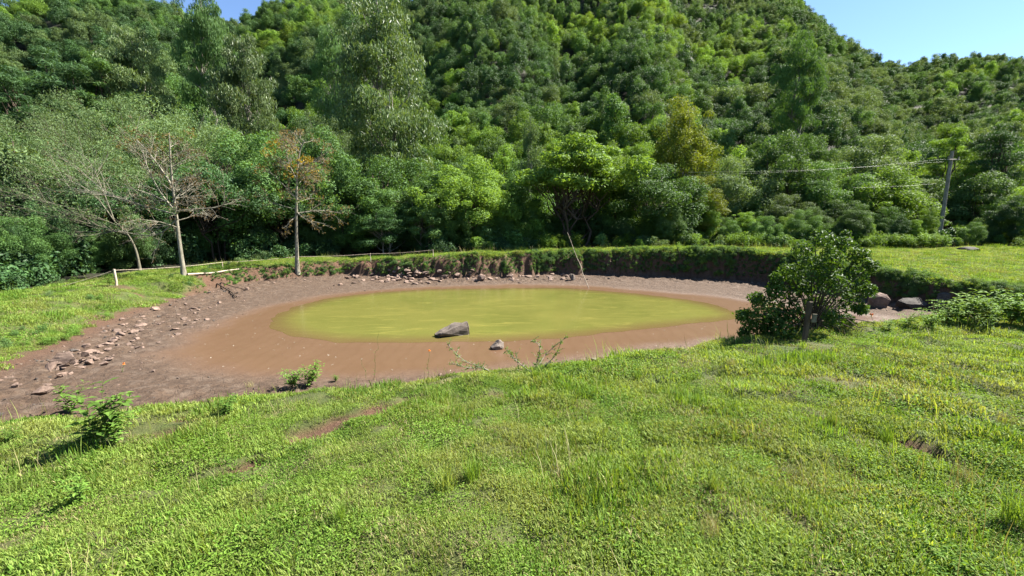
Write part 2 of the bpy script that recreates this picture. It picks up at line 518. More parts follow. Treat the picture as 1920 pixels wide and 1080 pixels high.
BK['weather'] = bark_mat('weathered_wood', (.22, .17, .12), (.52, .44, .34), 12)
BK['stem'] = bark_mat('green_stem', (.05, .06, .02), (.14, .13, .05), 20)


def bend_path(p0, p1, rng, k=6, wob=.06, sag=0.0):
    p0 = np.asarray(p0, float); p1 = np.asarray(p1, float); L = np.linalg.norm(p1 - p0)
    t = np.linspace(0, 1, k)[:, None]
    P = p0 + (p1 - p0) * t + rng.normal(0, wob * L, (k, 3)) * np.sin(t * math.pi)
    P[:, 2] += sag * L * np.sin(t[:, 0] * math.pi)
    return P


def clump_leaves(g, rng, c, r, n, L, W, up=.25, jit=.55, squash=.8, hang=0.0, tint0=.5):
    u = nrm(rng.normal(size=(n, 3)) + np.array([0, 0, up]))
    lump = 1 + .22 * np.sin(u[:, 0] * 5 + c[0] * 3) * np.cos(u[:, 1] * 6 + c[1] * 2)
    rad = r * lump * (rng.random(n) ** .28)
    C = c + u * rad[:, None] * np.array([1, 1, squash])
    N = nrm(u + rng.normal(0, jit, (n, 3)) + np.array([0, 0, .25]))
    Dv = np.cross(N, rng.normal(size=(n, 3)))
    if hang:
        Dv = Dv + np.array([0, 0, -1.0]) * hang * 2; N = nrm(np.cross(Dv, rng.normal(size=(n, 3))))
    s = rng.uniform(.65, 1.35, n)
    g.leaves(C, Dv, N, L * s, W * s, np.clip(tint0 + rng.normal(0, .25, n), 0, 1))


def crown_points(rng, n, R, RZ, zc, cone=0.0, low=-.6, inner=.45):
    out = []; ph = rng.uniform(0, 6.28, 4)
    while len(out) < n:
        u = nrm(rng.normal(size=3)); az_ = math.atan2(u[1], u[0])
        if u[2] < low: continue
        r = rng.uniform(inner, 1) ** .6
        p = u * r * np.array([R, R, RZ])
        p *= 1 + .22 * math.sin(2 * az_ + ph[0] + u[2] * 2) * math.cos(3 * u[2] + ph[1]) + .13 * math.sin(5 * az_ + ph[2] + 3 * u[2])
        f = 1 - cone * (p[2] / RZ * .5 + .5)
        p[:2] *= f
        p[:2] += rng.normal(0, .08 * R, 2)
        out.append(p + np.array([0, 0, zc]))
    return np.array(out)


def tree_proto(seed, H, R, nc, nl, L, W, leaf, bark, cone=0., rc=.3, zlow=.25, hang=0., jit=.55, squash=.8, stems=1, tr=.16, up=.25, low=-.6, limbs=10, inner=.45, att=.62, lr=.5):
    """one trunk mesh and one crown mesh; height H, crown radius R"""
    rng = np.random.default_rng(seed)
    RZ = H * (1 - zlow) * .5; zc = H * zlow + RZ
    cp = crown_points(rng, nc, R * (1 - rc * .6), RZ * (1 - rc * .5), zc, cone, low, inner)
    cg = Geo()
    for c in cp:
        hz = (c[2] - zc) / RZ * .5 + .5
        r = R * rc * rng.uniform(.5, 1.4) * (1 - cone * .45 * hz)
        clump_leaves(cg, rng, c, r, int(nl * (r / (R * rc)) ** 1.6 * 1.1), L, W, up, jit, squash, hang, rng.uniform(.3, .7))
    tg = Geo()
    for s in range(stems):
        a = rng.uniform(0, 6.28); off = (.25 * R if stems > 1 else 0)
        b = np.array([math.cos(a), math.sin(a), 0]) * off * .35
        tp = np.array([math.cos(a) * off * 2.0, math.sin(a) * off * 2.0, H * (.92 if cone else .78)])
        P = bend_path(b - [0, 0, .5], tp, rng, 9, .03)
        tg.tube(P, np.linspace(1, .18, 9) * tr * (1.25 if stems == 1 else .75), 8)
        k = nc if limbs > nc else limbs
        for c in cp[rng.permutation(nc)[:max(3, k // stems)]]:
            i = int(np.clip((c[2] / H) * att * 9 - (1 if att > .8 else 0), 1, 7))
            tg.tube(bend_path(P[i], c, rng, 5, .06, -.04), np.linspace(lr, .06, 5) * tr, 5)
    return tg.mesh('trunk', [BK[bark]], True), cg.mesh('crown', [LM[leaf]])


def recolour(cm, leaf):
    m = cm.copy(); m.materials.clear(); m.materials.append(LM[leaf]); return m


# hill trees: four shapes in several tones (coarser leaves: they stand 60 to 260 m off)
HP = []
shapes = [dict(H=9.5, R=4.0, nc=30, nl=180, rc=.30, zlow=.22), dict(H=8.5, R=4.4, nc=34, nl=165, rc=.27, zlow=.30, low=-.3),
          dict(H=11.5, R=3.4, nc=30, nl=175, rc=.33, zlow=.18, cone=.25), dict(H=10.5, R=3.8, nc=40, nl=140, rc=.24, zlow=.2, inner=.3),
          dict(H=12.5, R=2.7, nc=26, nl=180, rc=.36, zlow=.12, cone=.35, squash=1.15)]
TONES = ['deep', 'mid', 'bright', 'olive', 'yellow']
for i, s in enumerate(shapes):
    tm, cm = tree_proto(100 + i, L=.29, W=.17, leaf='mid', bark='brown', squash=s.pop('squash', .85), tr=.17, **s)
    HP.append((tm, {k: (cm if k == 'mid' else recolour(cm, k)) for k in TONES}))


def place_tree(name, label, cat, group, tm, cm, loc, rz, sc):
    e = bpy.data.objects.new(name, None); COL.objects.link(e)
    e.empty_display_size = .3
    e.location = loc; e.rotation_euler = (0, 0, rz); e.scale = sc
    tag(e, label, cat, group)
    link('trunk', tm, e); link('crown', cm, e)
    return e


def scatter(name, pts, rot, scl, idx, protos, label=None, cat=None, kind='stuff'):
    """one object of countless pieces: instances of small meshes on points"""
    me = bpy.data.meshes.new(name)
    pts = np.asarray(pts, np.float32); n = len(pts)
    me.vertices.add(n); me.vertices.foreach_set('co', pts.ravel())
    a = me.attributes.new('rot', 'FLOAT_VECTOR', 'POINT'); a.data.foreach_set('vector', np.asarray(rot, np.float32).ravel())
    scl = np.asarray(scl, np.float32)
    if scl.ndim == 1: scl = np.repeat(scl[:, None], 3, 1)
    a = me.attributes.new('scl', 'FLOAT_VECTOR', 'POINT'); a.data.foreach_set('vector', scl.ravel())
    a = me.attributes.new('kind_id', 'INT', 'POINT'); a.data.foreach_set('value', np.asarray(idx, np.int32))
    o = link(name, me); tag(o, label, cat, None, kind)
    ng = bpy.data.node_groups.new(name, 'GeometryNodeTree')
    ng.interface.new_socket('Geometry', in_out='INPUT', socket_type='NodeSocketGeometry')
    ng.interface.new_socket('Geometry', in_out='OUTPUT', socket_type='NodeSocketGeometry')
    N = ng.nodes; Lk = ng.links.new
    gi = N.new('NodeGroupInput'); go = N.new('NodeGroupOutput')
    jn = N.new('GeometryNodeJoinGeometry')
    for pm in reversed(protos):
        po = bpy.data.objects.new(pm.name, pm)
        oi = N.new('GeometryNodeObjectInfo'); oi.inputs['Object'].default_value = po; oi.inputs['As Instance'].default_value = True
        Lk(oi.outputs['Geometry'], jn.inputs[0])
    ip = N.new('GeometryNodeInstanceOnPoints'); ip.inputs['Pick Instance'].default_value = True

    def na(nm, ty):
        x = N.new('GeometryNodeInputNamedAttribute'); x.data_type = ty; x.inputs[0].default_value = nm; return x.outputs[0]
    Lk(gi.outputs[0], ip.inputs['Points']); Lk(jn.outputs[0], ip.inputs['Instance'])
    Lk(na('kind_id', 'INT'), ip.inputs['Instance Index'])
    e2r = N.new('FunctionNodeEulerToRotation'); Lk(na('rot', 'FLOAT_VECTOR'), e2r.inputs[0])
    Lk(e2r.outputs[0], ip.inputs['Rotation']); Lk(na('scl', 'FLOAT_VECTOR'), ip.inputs['Scale'])
    Lk(ip.outputs[0], go.inputs[0])
    md = o.modifiers.new('scatter', 'NODES'); md.node_group = ng
    return o


def tilt_to(n, yaw):
    """euler that turns z to n after a spin by yaw"""
    out = np.empty((len(n), 3))
    for i, (v, a) in enumerate(zip(n, yaw)):
        q = Vector((0, 0, 1)).rotation_difference(Vector(v))
        e = (q.to_matrix() @ Matrix.Rotation(a, 3, 'Z')).to_euler(); out[i] = e
    return out


# ---------------------------------------------------------------- trees that can be told apart
def mid(px, pytop, Y, wpx, proto, H0, R0, name, label, cat='tree', group=None, zb=None, rz=None, sink=0):
    """size a proto so that it stands Y metres off and reaches pytop, wpx wide"""
    a, b, c = ray(px, pytop); t = Y / b
    X = a * t; zt = EYE + c * t
    X = (px - 960) * t
    g = float(hgt(X, Y)) if zb is None else zb
    g -= sink
    sz = (zt - g) / H0; sx = wpx * t / 2 / R0
    return place_tree(name, label, cat, group, proto[0], proto[1], (X, Y, g), random.uniform(0, 6.28) if rz is None else rz, (sx, sx, sz))


random.seed(4)
EUC = [tree_proto(201, 24, 6.5, 210, 190, .42, .085, 'silver', 'grey', cone=.6, rc=.17, zlow=.04, hang=.9, jit=.9, tr=.22, limbs=40, inner=.3, att=.95, lr=.3, low=-.95),
       tree_proto(202, 20, 5.0, 120, 210, .42, .085, 'silver', 'grey', cone=.3, rc=.2, zlow=.15, hang=.9, jit=.9, tr=.2, limbs=28, inner=.3, att=.95, lr=.3, low=-.9)]
EUCG = [(EUC[0][0], recolour(EUC[0][1], 'mid')), (EUC[1][0], recolour(EUC[1][1], 'mid'))]
BR = [tree_proto(211, 10, 4.2, 70, 430, .17, .10, 'mid', 'brown', rc=.22, zlow=.06, stems=3, tr=.15, low=-.9, limbs=36),
      tree_proto(212, 9.5, 4.4, 75, 410, .18, .11, 'mid', 'brown', rc=.20, zlow=.07, stems=4, tr=.15, low=-.85, limbs=40, inner=.3),
      tree_proto(213, 11, 3.6, 64, 430, .165, .095, 'mid', 'grey', rc=.24, zlow=.05, cone=.2, stems=2, tr=.14, low=-.9, limbs=30)]
BRD = tree_proto(215, 10, 4.4, 70, 420, .17, .10, 'deep', 'dark', rc=.21, zlow=.36, stems=3, tr=.15, low=-.35, limbs=30, inner=.3)
def col(p, c): return (p[0], recolour(p[1], c))
FE = tree_proto(221, 8.5, 4.6, 95, 240, .15, .045, 'olive', 'lichen', rc=.17, zlow=.22, stems=3, tr=.12, low=-.35, limbs=60, inner=.2, squash=.6, jit=.9)
MS = tree_proto(222, 9.5, 4.6, 66, 330, .26, .13, 'bright', 'brown', rc=.19, zlow=.26, stems=6, tr=.14, low=-.15, limbs=54, inner=.45, squash=.6)
CN = tree_proto(223, 9, 2.0, 44, 230, .17, .07, 'olive', 'grey', rc=.34, zlow=.08, cone=.5, tr=.1, limbs=20, hang=.5)
PI = tree_proto(224, 12, 3.2, 60, 260, .34, .05, 'deep', 'brown', rc=.24, zlow=.2, cone=.55, tr=.16, limbs=40, squash=.5, jit=.9)

def T(*a, **k): mid(*a, **k)
# tall eucalypts
T(700, -60, 47, 300, EUC[0], 24, 6.5, 'eucalyptus_tree', 'tallest broad conical eucalyptus with feathery grey-green leaves, above the two bare trees', cat='eucalyptus')
T(452, 52, 50, 150, EUC[1], 20, 5.0, 'eucalyptus_tree', 'silvery rounded eucalyptus left of the tallest one', cat='eucalyptus')
T(372, -50, 58, 118, EUCG[1], 20, 5.0, 'eucalyptus_tree', 'thin tall eucalyptus with bare pale stem breaking the left skyline', cat='eucalyptus')
T(243, 44, 56, 150, EUC[1], 20, 5.0, 'eucalyptus_tree', 'pale wind-blown eucalyptus, leftmost of the silvery ones, under the left patch of sky', cat='eucalyptus')
T(615, 20, 66, 130, EUCG[0], 24, 6.5, 'eucalyptus_tree', 'green eucalyptus close behind the left flank of the tallest one', cat='eucalyptus')
T(1502, 52, 68, 112, EUCG[1], 20, 5.0, 'eucalyptus_tree', 'lone tall eucalyptus with thin dark stem on the right', cat='eucalyptus')
# pines on the left
T(95, 95, 50, 190, col(PI, 'deep'), 12, 3.2, 'pine_tree', 'dark pine at the far left above the olive feathery trees', cat='pine')
T(185, 100, 54, 170, col(PI, 'mid'), 12, 3.2, 'pine_tree', 'yellow-tinged pine left of the leftmost silvery eucalyptus', cat='pine')
T(20, 125, 46, 170, col(PI, 'deep'), 12, 3.2, 'pine_tree', 'dark pine cut by the left edge of the photo', cat='pine')
T(1795, 240, 52, 120, col(PI, 'bright'), 12, 3.2, 'pine_tree', 'green spiky-topped conifer directly behind the utility pole', cat='pine')
T(1885, 232, 50, 130, col(PI, 'deep'), 12, 3.2, 'pine_tree', 'dark conifer at the right edge of the photo, beyond the utility pole', cat='pine')
# left: olive feathery trees over dark wood
T(335, 180, 38, 260, FE, 8.5, 4.6, 'acacia_tree', 'olive feathery tree behind the top of the taller bare white tree', cat='acacia')
T(190, 165, 40, 220, FE, 8.5, 4.6, 'acacia_tree', 'olive feathery tree under the pines at far left', cat='acacia')
T(60, 205, 34, 240, FE, 8.5, 4.6, 'acacia_tree', 'grey-olive feathery tree at the left edge with sweeping pale limbs', cat='acacia')
T(160, 250, 29, 230, FE, 8.5, 4.6, 'acacia_tree', 'low feathery tree left of the bare white tree, over the wire fence post', cat='acacia')
T(585, 200, 40, 150, FE, 8.5, 4.6, 'acacia_tree', 'small feathery tree with pale twigs below the silvery eucalyptus', cat='acacia')
T(445, 240, 33, 210, col(BR[0], 'mid'), 10, 4.2, 'broadleaf_tree', 'leafy green tree filling the gap between the two bare trees')
T(395, 300, 30, 170, BRD, 10, 4.4, 'broadleaf_tree', 'dark leafy tree just right of the taller bare tree')
T(600, 245, 36, 170, col(BR[1], 'mid'), 9.5, 4.4, 'broadleaf_tree', 'green tree directly behind the bare tree with golden leaves')
T(30, 320, 30, 210, BRD, 10, 4.4, 'broadleaf_tree', 'dark tree at the left edge under the sweeping pale limbs')
T(250, 340, 28, 210, BRD, 10, 4.4, 'broadleaf_tree', 'dark shaded tree behind the wire fence post')
T(120, 350, 27, 210, BRD, 10, 4.4, 'broadleaf_tree', 'dark shaded tree left of the wire fence post')
T(500, 350, 33, 170, BRD, 10, 4.4, 'broadleaf_tree', 'dark understorey tree between the two bare trunks')
T(660, 330, 35, 150, col(BR[0], 'mid'), 10, 4.2, 'broadleaf_tree', 'leafy tree right of the bare tree with golden leaves')
# centre row behind the bank
T(735, 290, 37, 200, col(BR[0], 'mid'), 10, 4.2, 'broadleaf_tree', 'dense green tree under the right half of the tallest eucalyptus')
T(720, 392, 33, 110, col(BR[2], 'deep'), 11, 3.6, 'broadleaf_tree', 'low dark glossy tree above the rubble at the foot of the far bank')
T(870, 300, 36, 200, col(BR[1], 'bright'), 9.5, 4.4, 'broadleaf_tree', 'yellowish-green bushy tree left of the many-stemmed tree')
T(800, 360, 34, 120, col(BR[2], 'mid'), 11, 3.6, 'broadleaf_tree', 'narrow green tree left of the yellowish-green bushy one')
T(950, 330, 40, 150, col(BR[1], 'mid'), 9.5, 4.4, 'broadleaf_tree', 'mid-green tree in the gap left of the many-stemmed tree')
T(996, 198, 46, 62, CN, 9, 2.0, 'columnar_tree', 'slim olive-brown columnar tree standing above the centre of the pond')
T(1085, 275, 37, 250, MS, 9.5, 4.6, 'many_stemmed_tree', 'bright green spreading tree with many bare slanting stems behind the leaning pole')
T(1165, 300, 40, 150, col(BR[1], 'bright'), 9.5, 4.4, 'broadleaf_tree', 'bright green tree joined to the right of the many-stemmed tree')
T(1235, 300, 37, 190, col(BR[0], 'mid'), 10, 4.2, 'broadleaf_tree', 'rounded mid-green tree behind the far bank, below the yellow-leaved tree')
T(1290, 192, 48, 150, col(BR[2], 'autumn'), 11, 3.6, 'broadleaf_tree', 'tall yellow-leaved tree right of centre')
T(1320, 330, 39, 110, col(BR[2], 'autumn'), 11, 3.6, 'broadleaf_tree', 'yellow-green tree just under the left end of the overhead wires')
T(1395, 398, 39, 62, col(BR[2], 'bright'), 11, 3.6, 'conical_shrub', 'small rounded bright green shrub on the far bank top, under the wires', cat='shrub')
T(1385, 290, 46, 140, col(BR[0], 'olive'), 10, 4.2, 'broadleaf_tree', 'pale grey-green tree behind the small rounded shrub')
T(1462, 255, 48, 150, col(BR[1], 'mid'), 9.5, 4.4, 'broadleaf_tree', 'green tree at the foot of the lone right eucalyptus')
T(1480, 362, 42, 95, col(BR[0], 'olive'), 10, 4.2, 'broadleaf_tree', 'low grey-green tree behind the top of the pond-side bush, left part')
T(1560, 300, 45, 140, col(BR[0], 'mid'), 10, 4.2, 'broadleaf_tree', 'dark green tree above the pond-side bush where the wires end')
T(1645, 318, 45, 185, col(BR[1], 'bright'), 9.5, 4.4, 'broadleaf_tree', 'broad bright green tree between the pond-side bush and the utility pole')
T(1640, 255, 56, 150, col(BR[0], 'olive'), 10, 4.2, 'broadleaf_tree', 'grey-green tree rising behind the broad bright green one')
T(1590, 375, 40, 90, col(BR[2], 'mid'), 11, 3.6, 'broadleaf_tree', 'low dark tree behind the right top of the pond-side bush')
T(1725, 335, 50, 110, col(BR[0], 'olive'), 10, 4.2, 'broadleaf_tree', 'grey-green tree just left of the utility pole')
T(1850, 330, 47, 150, col(BR[1], 'mid'), 9.5, 4.4, 'broadleaf_tree', 'green tree right of the utility pole')
T(1920, 350, 43, 120, col(BR[2], 'bright'), 11, 3.6, 'broadleaf_tree', 'yellow-green tree cut by the right edge of the photo')

# ---------------------------------------------------------------- the wooded hillside
rng = np.random.default_rng(8)
cand = []
r = 40.0
while r < 300:
    sp = 2.75 + .006 * r                                # rows of crowns up the slope
    na_ = int(math.radians(128) * r / sp)
    az = -math.radians(64) + (np.arange(na_) + rng.uniform(-.4, .4, na_) + rng.random()) * sp / r
    rr = r + rng.uniform(-.42, .42, na_) * sp
    cand.append(np.stack([np.sin(az) * rr, np.cos(az) * rr, az, rr], 1))
    r += sp * .9
cand = np.concatenate(cand)
rr0 = np.interp(cand[:, 2], np.radians([-60, -45, -20, 0, 20, 35, 45, 60]), [36, 40, 41, 43, 44, 54, 68, 80])
cand = cand[cand[:, 3] > rr0]
Rr = 225 + 45 * np.sin(cand[:, 2] * 1.3 + .6)
cand = cand[cand[:, 3] < Rr + 14]
cand = cand[np.argsort(cand[:, 3])]
inview = np.abs(np.tan(cand[:, 2])) < 1.22
zt = hgt(cand[:, 0], cand[:, 1])
tone = fbm(cand[:, 0] / 26, cand[:, 1] / 26, 91, 2) + rng.normal(0, .09, len(cand))
NEAR_N = 240
cut = np.sort(cand[inview, 3])[NEAR_N]
TW = {'deep': 'dark green', 'mid': 'mid green', 'bright': 'light green', 'olive': 'grey-green', 'yellow': 'yellow-green'}
SW = ['round-topped', 'broad-topped', 'tall full', 'billowy', 'narrow vine-draped']
ZW = [(-.95, 'at far left'), (-.62, 'above the taller bare tree'), (-.38, 'above the shorter bare tree'), (-.15, 'right of the tallest eucalyptus'),
      (.12, 'above the many-stemmed tree'), (.35, 'around the yellow-leaved tree'), (.56, 'left of the lone eucalyptus'), (.8, 'above the pond-side bush'), (9, 'above the utility pole')]
fp = []; fr = []; fs = []; fi = []
fprot = []
fmap = {}
for si in range(5):
    for tn in TONES:
        fmap[si, tn] = len(fprot); fprot.append(HP[si][1][tn])
for k_, (cx, cy, az, rr) in enumerate(cand):
    v = tone[k_]
    tn = 'olive' if v < .32 else 'deep' if v < .50 else 'mid' if v < .68 else 'bright' if v < .84 else 'yellow'
    if tn == 'yellow' and rng.random() < .35: tn = 'bright'
    if rng.random() < .06: tn = 'olive'
    si = int(rng.choice(5, p=[.25, .2, .2, .2, .15]))
    s = rng.uniform(.40, .74) * (1.0 if rng.random() > .06 else 1.3)
    sz = s * rng.uniform(.85, 1.2)
    
    cz = float(zt[k_]) - .6
    if rr < cut and inview[k_]:
        zw = next(wd for lim, wd in ZW if math.tan(az) < lim)
        el = (cz - EYE) / rr
        hw = 'at the slope foot' if el < .13 else 'low on the slope' if el < .24 else 'partway upslope'; big = 'big ' if s > .65 else 'small ' if s < .5 else ''
        place_tree('forest_tree', f'{big}{SW[si]} {TW[tn]} tree {hw}, {zw}', 'tree', f'{TW[tn]} forest trees {hw} {zw}',
                   HP[si][0], HP[si][1][tn], (cx, cy, cz), rng.uniform(0, 6.28), (s, s, sz))
    else:
        fp.append((cx, cy, cz)); fr.append((0, 0, rng.uniform(0, 6.28))); fs.append((s, s, sz)); fi.append(fmap[si, tn])
scatter('distant_forest', fp, fr, fs, fi, fprot, 'unbroken wood of green crowns covering the upper hillside up to the ridge', 'forest')

# ---------------------------------------------------------------- undergrowth along the forest edge
def shrub_mesh(seed, leaf, L=.13, W=.07, n=9, nl=150, R=.8, H=1.1):
    rg = np.random.default_rng(seed); g = Geo()
    for i in range(n):
        a = rg.uniform(0, 6.28); q_ = rg.uniform(0, R * .7)
        clump_leaves(g, rg, np.array([math.cos(a) * q_, math.sin(a) * q_, rg.uniform(.15, 1) * H * .75]), R * .42, nl, L, W, .3, .7, .9, 0, rg.uniform(.3, .7))
    return g.mesh('shrub', [LM[leaf]])

US = [shrub_mesh(301, 'deep'), shrub_mesh(302, 'mid'), shrub_mesh(303, 'bright', .22, .05), shrub_mesh(304, 'deep', .2, .1), shrub_mesh(305, 'olive', .12, .04), shrub_mesh(306, 'herb', .3, .07), BR[0][1], recolour(BR[2][1], 'deep'), recolour(BR[2][1], 'bright')]
pp = []; ss = []; ids = []
rng = np.random.default_rng(12)
for az in np.arange(-58, 56, .22):
    for kk in range(7 if az < 4 else 4):
        a = math.radians(az + rng.uniform(-.2, .2))
        edge_r = None
        # step outwards until forest floor starts
        rs = np.arange(14, 75, .4); gf = bil(GF, np.sin(a) * rs, np.cos(a) * rs)
        j = np.argmax(gf > .5)
        if gf[j] < .5: continue
        d = rs[j] + rng.exponential(2.6) * (1 + kk * .25)
        X_, Y_ = math.sin(a) * d, math.cos(a) * d
        if az < -10 and d < rs[j] + (.4 if az < -22 else 1.6): continue
        if d < rs[j] + 4 and (rng.random() > .5 or fbm(az * .35, kk * .01, 17, 2) < .46): continue
        deepin = min(1, (d - rs[j]) / 6)
        pp.append((X_, Y_, float(hgt(X_, Y_)) - .1)); ss.append(rng.choice([.35, .5, .7, .9, 1.3]) * (.75 + deepin * (1.3 if az < 4 else .5)))
        if az < -8: ids.append(int(rng.choice([0, 0, 4], p=[.45, .45, .1])))  # mostly deep green on the left: the wood's shade put into leaf colour
        elif az < 4: ids.append(int(rng.choice([0, 3, 1, 4, 2])))
        else: ids.append(int(rng.choice([0, 1, 1, 2, 2, 4, 5, 3])))
for az in np.arange(-50, 54, .75):
    a = math.radians(az + rng.uniform(-.3, .3)); rs = np.arange(14, 75, .4); gf = bil(GF, np.sin(a) * rs, np.cos(a) * rs); j = np.argmax(gf > .5)
    if gf[j] < .5: continue
    d = rs[j] + rng.uniform(2.0, 6.5); X_, Y_ = math.sin(a) * d, math.cos(a) * d
    if abs(X_ / Y_ - (1762 - 960) / 800) < .03: continue
    pp.append((X_, Y_, float(hgt(X_, Y_)) - .2)); ss.append(rng.uniform(.20, .40)); ids.append(int(rng.choice([6, 7, 8], p=[.4, .2, .4] if az > -10 else [.3, .7, 0])))
scatter('undergrowth', pp, [(0, 0, rng.uniform(0, 6.28)) for _ in pp], ss, ids, US, 'tangled shrubs and saplings filling the foot of the wood beyond the bank', 'undergrowth')

# ---------------------------------------------------------------- the two bare trees and the sweeping limbs at the left
def limb(tg, lg, rng, p, d, L, r, depth, leafp, Ls, up=.0, bend=.25, kids=5, lt=.5, rend=.25):
    n = 6
    P = [np.asarray(p, float)]; d = nrm(np.asarray(d, float)); D = d.copy()
    for i in range(n):
        D = nrm(D + rng.normal(0, bend / n * 1.6, 3) + np.array([0, 0, up / n])); P.append(P[-1] + D * L / n)
    P = np.array(P)
    tg.tube(P, np.linspace(r, max(r * rend, .003), n + 1), 5 if depth else 4)
    if depth > 0:
        for k in range(kids):
            t = rng.uniform(.25, 1.0); i = min(n - 1, int(t * n)); q_ = P[i] + (P[i + 1] - P[i]) * (t * n - i)
            loc = nrm(P[i + 1] - P[i]); side = nrm(np.cross(loc, rng.normal(size=3)))
            limb(tg, lg, rng, q_, loc * .75 + side * rng.uniform(.5, 1.0) + [0, 0, .12], L * rng.uniform(.35, .6) * (1.15 - t * .4), r * (1 - t * .65) * .55, depth - 1, leafp, Ls, up, bend, max(3, kids - 1), lt)
    elif lg is not None and leafp > 0:
        m = rng.poisson(leafp)
        if m:
            C = P[rng.integers(2, n + 1, m)] + rng.normal(0, .05, (m, 3))
            lg.leaves(C, rng.normal(size=(m, 3)) + [0, 0, -.5], rng.normal(size=(m, 3)) + [0, 0, .8], Ls * rng.uniform(.7, 1.3, m), Ls * .5 * rng.uniform(.7, 1.3, m), np.clip(rng.normal(lt, .3, m), 0, 1))


def world(px, py, Y):
    a, b, c = ray(px, py); t = Y / b
    return np.array([a * t, Y, EYE + c * t])


def trunk_px(pts, Y, dy=0.0):
    return np.array([world(px, py, Y) + [0, dy * i, 0] for i, (px, py) in enumerate(pts)])


def smooth_path(P, k=5):
    P = np.asarray(P, float); out = []
    for i in range(len(P) - 1):
        p0 = P[max(i - 1, 0)]; p1 = P[i]; p2 = P[i + 1]; p3 = P[min(i + 2, len(P) - 1)]
        for j in range(k):
            t = j / k
            out.append(.5 * ((2 * p1) + (-p0 + p2) * t + (2 * p0 - 5 * p1 + 4 * p2 - p3) * t * t + (-p0 + 3 * p1 - 3 * p2 + p3) * t ** 3))
    out.append(P[-1]); return np.array(out)


def bare_tree(name, label, px_trunk, limbs, Y, r0, leafm, seed, cat='bare tree', leafp=3, Ls=.12, kids=6, depth=2, groundpx=None, sideN=14, spread=2.2, lt=.5, bark='pale'):
    rng = np.random.default_rng(seed)
    tg = Geo(); bg_ = Geo(); lg = Geo()
    P = smooth_path(trunk_px(px_trunk, Y)); P[0, 2] = float(hgt(P[0, 0], P[0, 1])) - .15
    o0 = P[0].copy()
    tg.tube(P - o0, r0 * np.linspace(1, .22, len(P)) * (1 + .5 * np.exp(-np.arange(len(P)) / 1.2)), 9)
    for lp in limbs:
        Q = smooth_path([world(a, b, Y + dy) for a, b, dy in lp]) - o0
        L = np.linalg.norm(Q[-1] - Q[0]); rr = np.linspace(r0 * .42, .012, len(Q))
        bg_.tube(Q, rr, 5)
        for k in range(int(5 + L * 2.2)):
            i = rng.integers(2, len(Q) - 1); d = nrm(Q[i + 1] - Q[i])
            side = nrm(np.cross(d, rng.normal(size=3)))
            limb(bg_, lg, rng, Q[i], d * .9 + side * .75 + [0, 0, .15], L * rng.uniform(.2, .45), rr[i] * .55, depth - 1, leafp, Ls, kids=kids, lt=lt)
    for k in range(sideN):
        f = rng.uniform(.38, .98); i = int(f * (len(P) - 1)); a = rng.uniform(0, 6.28)
        L = spread * (1.15 - f * .6) * rng.uniform(.6, 1.1)
        limb(bg_, lg, rng, P[i] - o0, [math.cos(a), math.sin(a), rng.uniform(.1, .7)], L, r0 * .28 * (1.2 - f * .6), depth, leafp, Ls, up=.1, kids=kids, lt=lt)
    e = bpy.data.objects.new(name, None); COL.objects.link(e); e.location = o0
    tag(e, label, cat)
    link('trunk', tg.mesh('trunk', [BK[bark]], True), e)
    link('branches', bg_.mesh('branches', [BK[bark]], True), e)
    if lg.n: link('leaves', lg.mesh('leaves', [LM[leafm]]), e)
    return e


bare_tree('bare_tree', 'taller bare tree with leaning white trunk and rust-red twig tips beside the log',
          [(345, 516), (338, 465), (330, 400), (322, 330), (317, 248)],
          [[(331, 398, 0), (300, 360, -.3), (275, 310, -.5), (268, 280, -.5)], [(330, 402, 0), (265, 385, .3), (200, 365, .6), (120, 350, .8)],
           [(333, 396, 0), (370, 392, -.4), (410, 388, -.8), (432, 372, -1)], [(328, 385, 0), (270, 360, .5), (225, 350, .8)], [(324, 350, 0), (290, 300, .6), (250, 255, .9)],
           [(334, 410, 0), (300, 438, .3), (260, 440, .6), (215, 430, .8)]],
          22.2, .115, 'rust', 31, leafp=1.5, Ls=.09, kids=7, sideN=20, spread=2.2)
bare_tree('bare_tree', 'shorter bare tree with straight pale trunk and golden and rusty leaves on top',
          [(557, 496), (556, 440), (556, 380), (557, 330), (562, 285), (572, 262)],
          [[(556, 372, 0), (530, 345, -.3), (505, 322, -.5)], [(557, 400, 0), (600, 395, .4), (640, 400, .7)], [(557, 340, 0), (540, 300, .3), (535, 270, .4)],
           [(557, 398, 0), (575, 412, -.3), (610, 420, -.5)], [(557, 405, 0), (540, 420, -.3), (535, 440, -.3)], [(558, 320, 0), (590, 300, .4), (615, 285, .5)]],
          27.3, .11, 'rust', 37, leafp=1.3, Ls=.13, kids=7, sideN=20, spread=2.5)
goldg = Geo(); rng = np.random.default_rng(5)
gt = bpy.data.objects['bare_tree.001']
for i in range(10):
    c = world(rng.uniform(480, 590), rng.uniform(262, 345), 27.3 + rng.uniform(-.8, .8)) - np.array(gt.location)
    clump_leaves(goldg, rng, c, .42, 45, .16, .09, .2, .8, .7, 0, .5)
tag(link('leaves', goldg.mesh('leaves', [LM['gold']]), gt), 'golden yellow leaves')
